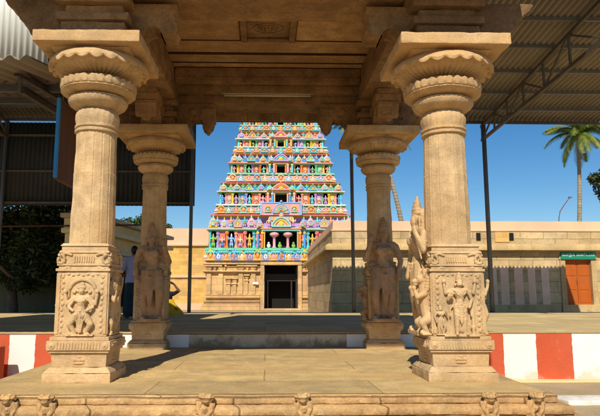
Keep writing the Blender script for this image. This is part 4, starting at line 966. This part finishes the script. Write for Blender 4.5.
    if ti == 1:   # pink panel with the large blue arch in front of the ledge
        q = MB(); q.box(GX - 1.45, GX + 1.45, Y - .5, Y - .2, za - .1, zb + .02, pc('pink')); q.box(GX - 1.5, GX + 1.5, Y - .55, Y - .15, zb + .021, zb + .1, pc('sky'))
        q.box(GX - 1.6, GX - 1.46, Y - .56, Y - .2, za - .1, zb + .2, pc('sky')); q.box(GX + 1.46, GX + 1.6, Y - .56, Y - .2, za - .1, zb + .2, pc('sky'))
        q.box(GX - 1.4, GX + 1.4, Y - .53, Y - .501, za + .1, za + .2, pc('cyan'))
        for (r_, c_) in ((.56, 'sky'), (.44, 'peach'), (.32, 'mint'), (.2, 'salmon')): q.tube([(GX + r_ * math.cos(a), Y - .56, za + .05 + r_ * 1.25 * math.sin(a)) for a in [PI * k / 14 for k in range(15)]], .07, 6, pc(c_))
        q.ell((GX, Y - .6, zb + .15), .10, pc('sky')); 
        for s_ in (-1, 1): add(q, kudu(GX + s_ * 1.0, Y - .56, za + .15, .45, .5, 'yellow', 'cyan'))
        q.build('blue_arch_panel', PM, tier)
        q = MB(); q.box(GX - .9, GX + .9, Y - .45, Y - .2, za - .5, za - .2, pc('gold'))
        for k in range(9): q.cbox(GX - .8 + k * .2, Y - .47, .06, .06, za - .5, za - .2, pc('blue'))
        q.build('balustrade', PM, tier)
# barrel crown
q = MB(); zt = 17.2; w = 2.2
q.prism([(w * .62 * math.cos(a) * -1 + 0, zt + 1.9 * math.sin(a)) for a in [PI * k / 12 for k in range(13)]], lambda u, v, a: (GX + a, GY + 5.2 + u, v), -w, w, pc('sky'))
for k in range(7): q.lathe([(.05, zt + 1.85), (.16, zt + 2.0), (.06, zt + 2.2), (.02, zt + 2.55)], GX - w * .85 + k * w * .283, GY + 5.2, 8, pc('gold'))
q.build('barrel_crown', PM, gp)

# ---------------------------------------------------------------- cream outbuilding at the left
hs = thing('cream_building', 'cream plastered building with sloping grey roof edge behind the man', 'building', (-5.6, 20, -.5))
ax, ay, bx_, by_ = -5.75, 19.6, -4.65, 27.5
L_ = math.hypot(bx_ - ax, by_ - ay); ang = math.atan2(by_ - ay, bx_ - ax)
def hloc(mb): return mb.xf(Matrix.Translation((ax, ay, 0)) @ Matrix.Rotation(ang, 4, 'Z'))
hloc(MB().box(0, L_, 0, .95, -.5, 2.75)).build('wall', 'cream', hs)
hloc(MB().box(-.3, L_ + .2, -.30, .95, 2.751, 2.92)).build('cornice', 'cream', hs, bevel=.03)
hloc(MB().box(-.1, L_ + .1, -.02, .95, 2.921, 3.25)).build('parapet', 'cream', hs)
hloc(MB().box(-.4, L_ + .3, -.28, .95, 3.251, 3.40)).build('roof_slab', 'greyroof', hs, bevel=.02)
hloc(MB().box(-.3, L_ + .2, -.22, -.001, 2.15, 2.27)).build('string_course', 'cream', hs, bevel=.02)
for k in range(7):
    hloc(MB().box(.6 + k * 1.25, .84 + k * 1.25, -.14, -.001, -.5, 2.149)).build('pilaster', 'cream', hs, bevel=.02)
for k in (1, 4): hloc(MB().box(.9 + k * 1.25, 1.75 + k * 1.25, -.03, -.001, .3, 1.8)).build('window', 'dark', hs)
# dim wall at far left below the cladding
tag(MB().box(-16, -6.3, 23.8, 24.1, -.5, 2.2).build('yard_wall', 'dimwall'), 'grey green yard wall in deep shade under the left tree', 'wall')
tag(MB().tube([(-14, 12.5, 2.15), (-9, 12.4, 2.13), (-2.5, 12.3, 2.2)], .018, 8).build('rail_pipe', 'brownboard'), 'thin rusty pipe strung across the dark left shed', 'pipe')

# ---------------------------------------------------------------- trees
def leafy(name, label, cat, loc, trunk_h, crown, nclump, nleaf, size, m, seed, grp='leafy trees around the courtyard'):
    R = random.Random(seed); t = thing(name, label, cat, loc, grp); x, y, z = loc
    rx, ry, rz, cz = crown
    b = MB(); pts = [(x, y, z), (x + .1, y, z + trunk_h * .4), (x - .05, y + .1, z + trunk_h)]
    b.tube(pts, rx * .09, 8, 0, rx * .05)
    l = MB()
    for c in range(nclump):
        while True:
            u = Vector((R.uniform(-1, 1), R.uniform(-1, 1), R.uniform(-1, 1)))
            if .35 < u.length < 1: break
        cc = Vector((x + u.x * rx, y + u.y * ry, z + cz + u.z * rz)); cr = R.uniform(.18, .34) * rx
        b.tube([pts[-1], tuple(Vector(pts[-1]).lerp(cc, .6) + Vector((0, 0, .05))), tuple(cc)], rx * .02, 5, 0, rx * .006)
        for k in range(nleaf):
            d = Vector((R.gauss(0, 1), R.gauss(0, 1), R.gauss(0, 1))).normalized() * cr * R.random() ** .4
            p = cc + d; a = Vector((R.gauss(0, 1), R.gauss(0, 1), R.gauss(0, .7))).normalized(); e = a.cross(Vector((R.gauss(0, 1), R.gauss(0, 1), R.gauss(0, 1)))).normalized()
            s_ = size * R.uniform(.6, 1.3)
            l.add([p - a * s_, p + e * s_ * .45, p + a * s_, p - e * s_ * .45], [(0, 1, 2, 3)])
    b.build('trunk', 'bark', t, smooth=True); l.build('crown', m, t); return t
leafy('leafy_tree', 'dark leafy tree filling the shade under the left shed screen', 'tree', (-9.3, 22.0, -.5), 1.9, (2.9, 1.2, 1.5, 3.2), 110, 330, .10, 'leafdark', 1)
leafy('leafy_tree', 'round bright green tree top showing above the cream building roof', 'tree', (-10.8, 50.5, -.5), 4.2, (2.6, 2.2, 1.6, 5.8), 42, 200, .16, 'leaf', 2)
leafy('leafy_tree', 'dark bushy tree at the right picture edge below the palm', 'tree', (27.2, 44, -.5), 6, (2.1, 2.0, 2.0, 9.3), 34, 160, .2, 'leafdark', 4)

def palm(label, base, top, bend, nf, fl, seed, tr=.22):
    R = random.Random(seed); t = thing('palm_tree', label, 'tree', base, 'coconut palms beyond the hall')
    B_, T_ = Vector(base), Vector(top); pts = []
    for k in range(13): u = k / 12; p = B_.lerp(T_, u) + Vector((bend * math.sin(u * PI), 0, 0)); pts.append(tuple(p))
    tk = MB(); pts = []
    for k in range(121): u = k / 120; p = B_.lerp(T_, u) + Vector((bend * math.sin(u * PI), 0, 0)); pts.append(p)
    for k, p in enumerate(pts):
        r_ = tr * (1.25 - .5 * k / 120) * (1.07 if k % 2 else .95)
        for j in range(10): a = 2 * PI * j / 10; tk.v.append((p.x + r_ * math.cos(a), p.y + r_ * math.sin(a), p.z))
    for k in range(120):
        for j in range(10): tk.f.append((k * 10 + j, k * 10 + (j + 1) % 10, k * 10 + 10 + (j + 1) % 10, k * 10 + 10 + j)); tk.m.append(0)
    tk.build('trunk', 'palmbark', t)
    for f in range(nf):
        az = 2 * PI * f / nf * 1.0 + R.uniform(-.25, .25); el = R.uniform(.0, .9) if f % 3 else R.uniform(.7, 1.35); L_ = fl * R.uniform(.85, 1.1)
        q = MB(); P = []; p = Vector(top); d = Vector((math.cos(az) * math.cos(el), math.sin(az) * math.cos(el), math.sin(el))); n = 16
        for k in range(n + 1):
            P.append(p.copy()); d = (d + Vector((.02 * math.sin(f * 3 + k), .02 * math.cos(f * 5 + k), -.075 - .045 * max(0, math.cos(el)) - (.09 if f % 5 == 0 else 0)))).normalized(); p = p + d * L_ / n
        q.tube([tuple(a) for a in P], .045, 5, 0, .01)
        for k in range(1, n + 1):
            for h in range(4):
                u = (k - 1 + h / 4) / n; a = P[k - 1].lerp(P[k], h / 4); tn = (P[k] - P[k - 1]).normalized(); sd = tn.cross(Vector((0, 0, 1))).normalized(); wl = fl * .24 * math.sin(PI * min(1, .12 + u * .9)) ** .6 + .1
                for s_ in (-1, 1):
                    e = a + (sd * s_ * .75 + tn * .55 + Vector((0, 0, -.45 - R.random() * .3))).normalized() * wl * R.uniform(.85, 1.1)
                    q.add([a - tn * .06, a + tn * .06, e], [(0, 1, 2)])
        q.build('frond', 'palmleaf', t)
    q = MB()
    for k in range(7): a = k * .9; q.ell((top[0] + .32 * math.cos(a), top[1] + .32 * math.sin(a), top[2] - .35 - .1 * (k % 2)), .17, 0, 8, 6)
    q.build('coconuts', 'gatewood' if False else 'palmbark', t)
    return t
palm('tall coconut palm with full crown at the right above the orange door', (36.5, 70, -.5), (38.3, 70, 20.2), .35, 27, 4.9, 5, .26)
palm('coconut palm with curved trunk rising behind the back right pillar', (14.5, 60, -.5), (10.95, 60, 18.6), .9, 24, 5.2, 9, .24)
# leaning lamp pole beyond the hall
lpz = thing('leaning_pole', 'thin bent red pole standing on the skyline left of the palm', 'pole', (16.3, 33, -.5))
MB().tube([(16.6, 33, -.5), (16.6, 33, 5.0), (16.7, 33, 5.4), (16.95, 33, 5.75), (17.3, 33, 6.2)], .026, 8).build('shaft', 'redwhite', lpz, smooth=True)
MB().box(17.25, 17.42, 32.95, 33.05, 6.17, 6.25).build('tip', 'steel', lpz)

# ---------------------------------------------------------------- people
def hand(b, w, d, s, sc_=1.):
    """palm with five separate curled fingers; w wrist, d pointing direction, s thumb side"""
    w = Vector(w); d = Vector(d).normalized(); s = Vector(s).normalized(); n = d.cross(s).normalized(); k = .09 * sc_
    b.cap(tuple(w), tuple(w + d * k * .8), .026 * sc_, .034 * sc_)
    for i, l in enumerate((.75, .9, .85, .65)):
        o = w + d * k + s * (.027 - .018 * i) * sc_; m_ = o + d * k * l * .5 + n * .006; e = m_ + d * k * l * .35 + n * .022 * sc_
        b.chain([(*o, .0095 * sc_), (*m_, .0085 * sc_), (*e, .0075 * sc_)], 0, 6)
    o = w + d * k * .3 + s * .03 * sc_; b.chain([(*o, .012 * sc_), (*(o + d * .03 + s * .02), .010 * sc_), (*(o + d * .055 + s * .022), .008 * sc_)], 0, 6)
def person(label, loc, rz, pose, grp=None):
    p = thing('person', label, 'person', loc, grp, rz)
    b = MB(); st = pose == 'stand'
    if pose in ('stand', 'stand2'):
        for q in (-1, 1):
            b.chain([(q * .09, 0, .88, .095), (q * .10, -.01, .48, .062), (q * .10, .02, .09, .042)]); b.cap((q * .10, .03, .05), (q * .115, -.15, .035), .04, .032)
            for k in range(5): b.ell((q * .115 + (k - 2) * .016, -.175 + .006 * abs(k - 1), .025), (.009, .02, .012), 0, 6, 4)
        b.chain([(0, 0, .92, .14), (0, 0, 1.08, .125), (0, -.01, 1.28, .145), (0, 0, 1.38, .1)]); b.cap((-.15, 0, 1.39), (.15, 0, 1.39), .065); b.cap((0, 0, 1.42), (0, -.01, 1.52), .055, .052)
        hx = -.01; hz = 1.6
        b.chain([(-.19, 0, 1.38, .055), (-.25, .02, 1.12, .044), (-.27, -.05, .90, .032)]); hand(b, (-.27, -.06, .87), (-.02, -.12, -1), (0, -1, 0))
        if st: b.chain([(.19, 0, 1.38, .055), (.26, .0, 1.12, .044), (.22, -.16, 1.0, .032)]); hand(b, (.21, -.18, .99), (-.4, -.9, .1), (0, 0, 1))
        else: b.chain([(.19, 0, 1.38, .055), (.33, -.05, 1.18, .044), (.50, -.08, 1.02, .032)]); hand(b, (.52, -.085, 1.0), (.8, -.1, -.5), (0, -1, 0))
    else:   # seated on the floor, one hand raised to the head
        for q in (-1, 1): b.chain([(q * .1, 0, .12, .11), (q * .28, -.28, .12, .075), (-q * .02, -.40, .06, .045)]); b.cap((-q * .02, -.40, .05), (-q * .14, -.44, .04), .038, .03)
        b.chain([(0, 0, .14, .16), (0, .02, .3, .125), (0, 0, .48, .14), (0, 0, .58, .09)]); b.cap((-.14, 0, .58), (.14, 0, .58), .058); b.cap((0, 0, .6), (0, -.01, .7), .05)
        hx = 0; hz = .79
        b.chain([(-.18, 0, .57, .05), (-.24, -.1, .38, .04), (-.12, -.26, .30, .03)]); hand(b, (-.1, -.28, .29), (.6, -.6, -.1), (0, 0, 1))
        b.chain([(.18, 0, .57, .05), (.34, .0, .66, .04), (.20, -.02, .84, .03)]); hand(b, (.18, -.02, .86), (-.8, 0, .4), (0, -1, 0))
    b.ell((hx, -.01, hz), (.073, .092, .105)); b.ell((hx, -.03, hz - .06), (.055, .065, .06)); b.ell((hx, -.105, hz - .005), (.014, .018, .024)); b.ell((hx, -.09, hz - .045), (.024, .012, .008))
    for q in (-1, 1): b.ell((hx + q * .075, .0, hz - .005), (.012, .022, .03)); b.ell((hx + q * .03, -.092, hz + .015), (.014, .008, .007))
    me = b.build('body', 'skin', None, remesh=.009); me.parent = p
    def wear(mb, n, m, v=.012): o = mb.build(n, m, None, remesh=v); o.parent = p; return o
    h_ = MB(); h_.ell((hx, .02, hz + .03), (.083, .095, .09)); h_.ell((hx, .045, hz - .02), (.076, .07, .07)); wear(h_, 'hair', 'hair')
    return p, wear
def eyes(p, hz, hx=0):
    for q in (-1, 1): e = MB().ell((hx + q * .03, -.1, hz + .015), .008, 0, 8, 6).build('eye', 'signwhite', None); e.parent = p
p, wear = person('man in lavender shirt and dark wrap standing beside the back left pillar', (-3.16, 14.2, .2), math.radians(200), 'stand')
c = MB(); c.chain([(0, 0, .93, .165), (0, 0, 1.1, .15), (0, -.01, 1.28, .168), (0, 0, 1.38, .12)]); c.cap((-.15, 0, 1.39), (.15, 0, 1.39), .078)
c.cap((-.18, 0, 1.38), (-.245, .015, 1.14), .078, .07); c.cap((.18, 0, 1.38), (.25, 0, 1.15), .078, .07); c.ell((0, 0, 1.455), (.075, .075, .025)); c.lathe([(.19, .84), (.185, .9), (.165, 1.0)], 0, 0, 20); wear(c, 'shirt', 'lavender')
c = MB(); c.lathe([(.2, .06), (.205, .2), (.19, .5), (.18, .8), (.16, .93)], 0, 0, 28, 0, lambda r, z, a, i: (r * (1 + .06 * math.sin(a * 7 + i)) * (1 if abs(math.cos(a)) > .3 else .92), z)); c.cap((.05, -.17, .8), (.03, -.2, .15), .035, .05); wear(c, 'wrap_cloth', 'darkcloth', .014)
eyes(p, 1.6, -.01)
p, wear = person('person in pale wrap and dark top half cut off at the left picture edge', (-6.12, 13.0, .2), math.radians(10), 'stand2')
c = MB(); c.chain([(0, 0, .93, .165), (0, 0, 1.1, .15), (0, -.01, 1.28, .168), (0, 0, 1.38, .12)]); c.cap((-.15, 0, 1.39), (.15, 0, 1.39), .078); c.cap((.18, 0, 1.38), (.32, -.05, 1.19), .078, .062); c.cap((-.18, 0, 1.38), (-.245, .015, 1.14), .078, .07); wear(c, 'shirt', 'blackcloth')
c = MB(); c.lathe([(.2, .06), (.21, .2), (.19, .5), (.18, .8), (.165, .98)], 0, 0, 28, 0, lambda r, z, a, i: (r * (1 + .05 * math.sin(a * 8 + i)), z)); wear(c, 'wrap_cloth', 'palecloth', .014)
eyes(p, 1.6, -.01)
p, wear = person('seated person in black top and yellow skirt with arm raised behind the back left pillar', (-2.86, 17.3, .2), math.radians(0), 'sit')
c = MB(); c.chain([(0, .0, .26, .17), (0, .02, .4, .15), (0, 0, .5, .155), (0, 0, .58, .1)]); c.cap((-.14, 0, .58), (.14, 0, .58), .07); c.cap((.17, 0, .57), (.3, 0, .64), .06, .052); c.cap((-.17, 0, .57), (-.22, -.06, .43), .06, .05); wear(c, 'blouse', 'blackcloth')
c = MB(); c.lathe([(.46, .0), (.45, .05), (.36, .16), (.24, .30), (.16, .42)], .02, -.1, 24, 0, lambda r, z, a, i: (r * (1 + .07 * math.sin(a * 6 + i)), z)); wear(c, 'skirt', 'yellowcloth', .014)
eyes(p, .79)

# ---------------------------------------------------------------- light, sky, camera
EL, AZ = math.radians(43), math.radians(12.5)
sd = Vector((math.sin(AZ) * math.cos(EL), math.cos(AZ) * math.cos(EL), -math.sin(EL)))
su = bpy.data.lights.new('sun', 'SUN'); su.energy = 5.0; su.angle = math.radians(.5); su.color = (1, .93, .80)
so = bpy.data.objects.new('sun', su); C.objects.link(so); so.rotation_euler = sd.to_track_quat('-Z', 'Y').to_euler()
wd = bpy.data.worlds.new('World'); sc.world = wd; wd.use_nodes = True; nt = wd.node_tree
bg = nt.nodes['Background']; sk = nt.nodes.new('ShaderNodeTexSky'); sk.sky_type = 'NISHITA'; sk.sun_disc = False
sk.sun_elevation = EL; sk.sun_rotation = math.radians(180) + AZ; sk.altitude = 200; sk.air_density = 1.0; sk.dust_density = .1; sk.ozone_density = 3.5
hv = nt.nodes.new('ShaderNodeHueSaturation'); hv.inputs['Saturation'].default_value = 1.32
nt.links.new(sk.outputs[0], hv.inputs['Color']); nt.links.new(hv.outputs[0], bg.inputs['Color']); bg.inputs['Strength'].default_value = .092
cam = bpy.data.cameras.new('camera'); co = bpy.data.objects.new('camera', cam); C.objects.link(co); sc.camera = co
cam.sensor_width = 36; cam.lens = 36 * 592 / 600; cam.clip_end = 2000; cam.clip_start = .05
P_ = math.atan(85 / 592); YW = math.atan(31 / 592 * math.cos(P_))
co.location = (0, 0, .8); co.rotation_euler = (PI / 2 + P_, 0, -math.radians(1.4)); cam.shift_x = .0315
sc.view_settings.view_transform = 'Standard'; sc.view_settings.look = 'None'; sc.view_settings.exposure = .12; sc.view_settings.gamma = 1; sc.view_settings.use_curve_mapping = False
sc.cycles.max_bounces = 8; sc.cycles.diffuse_bounces = 5
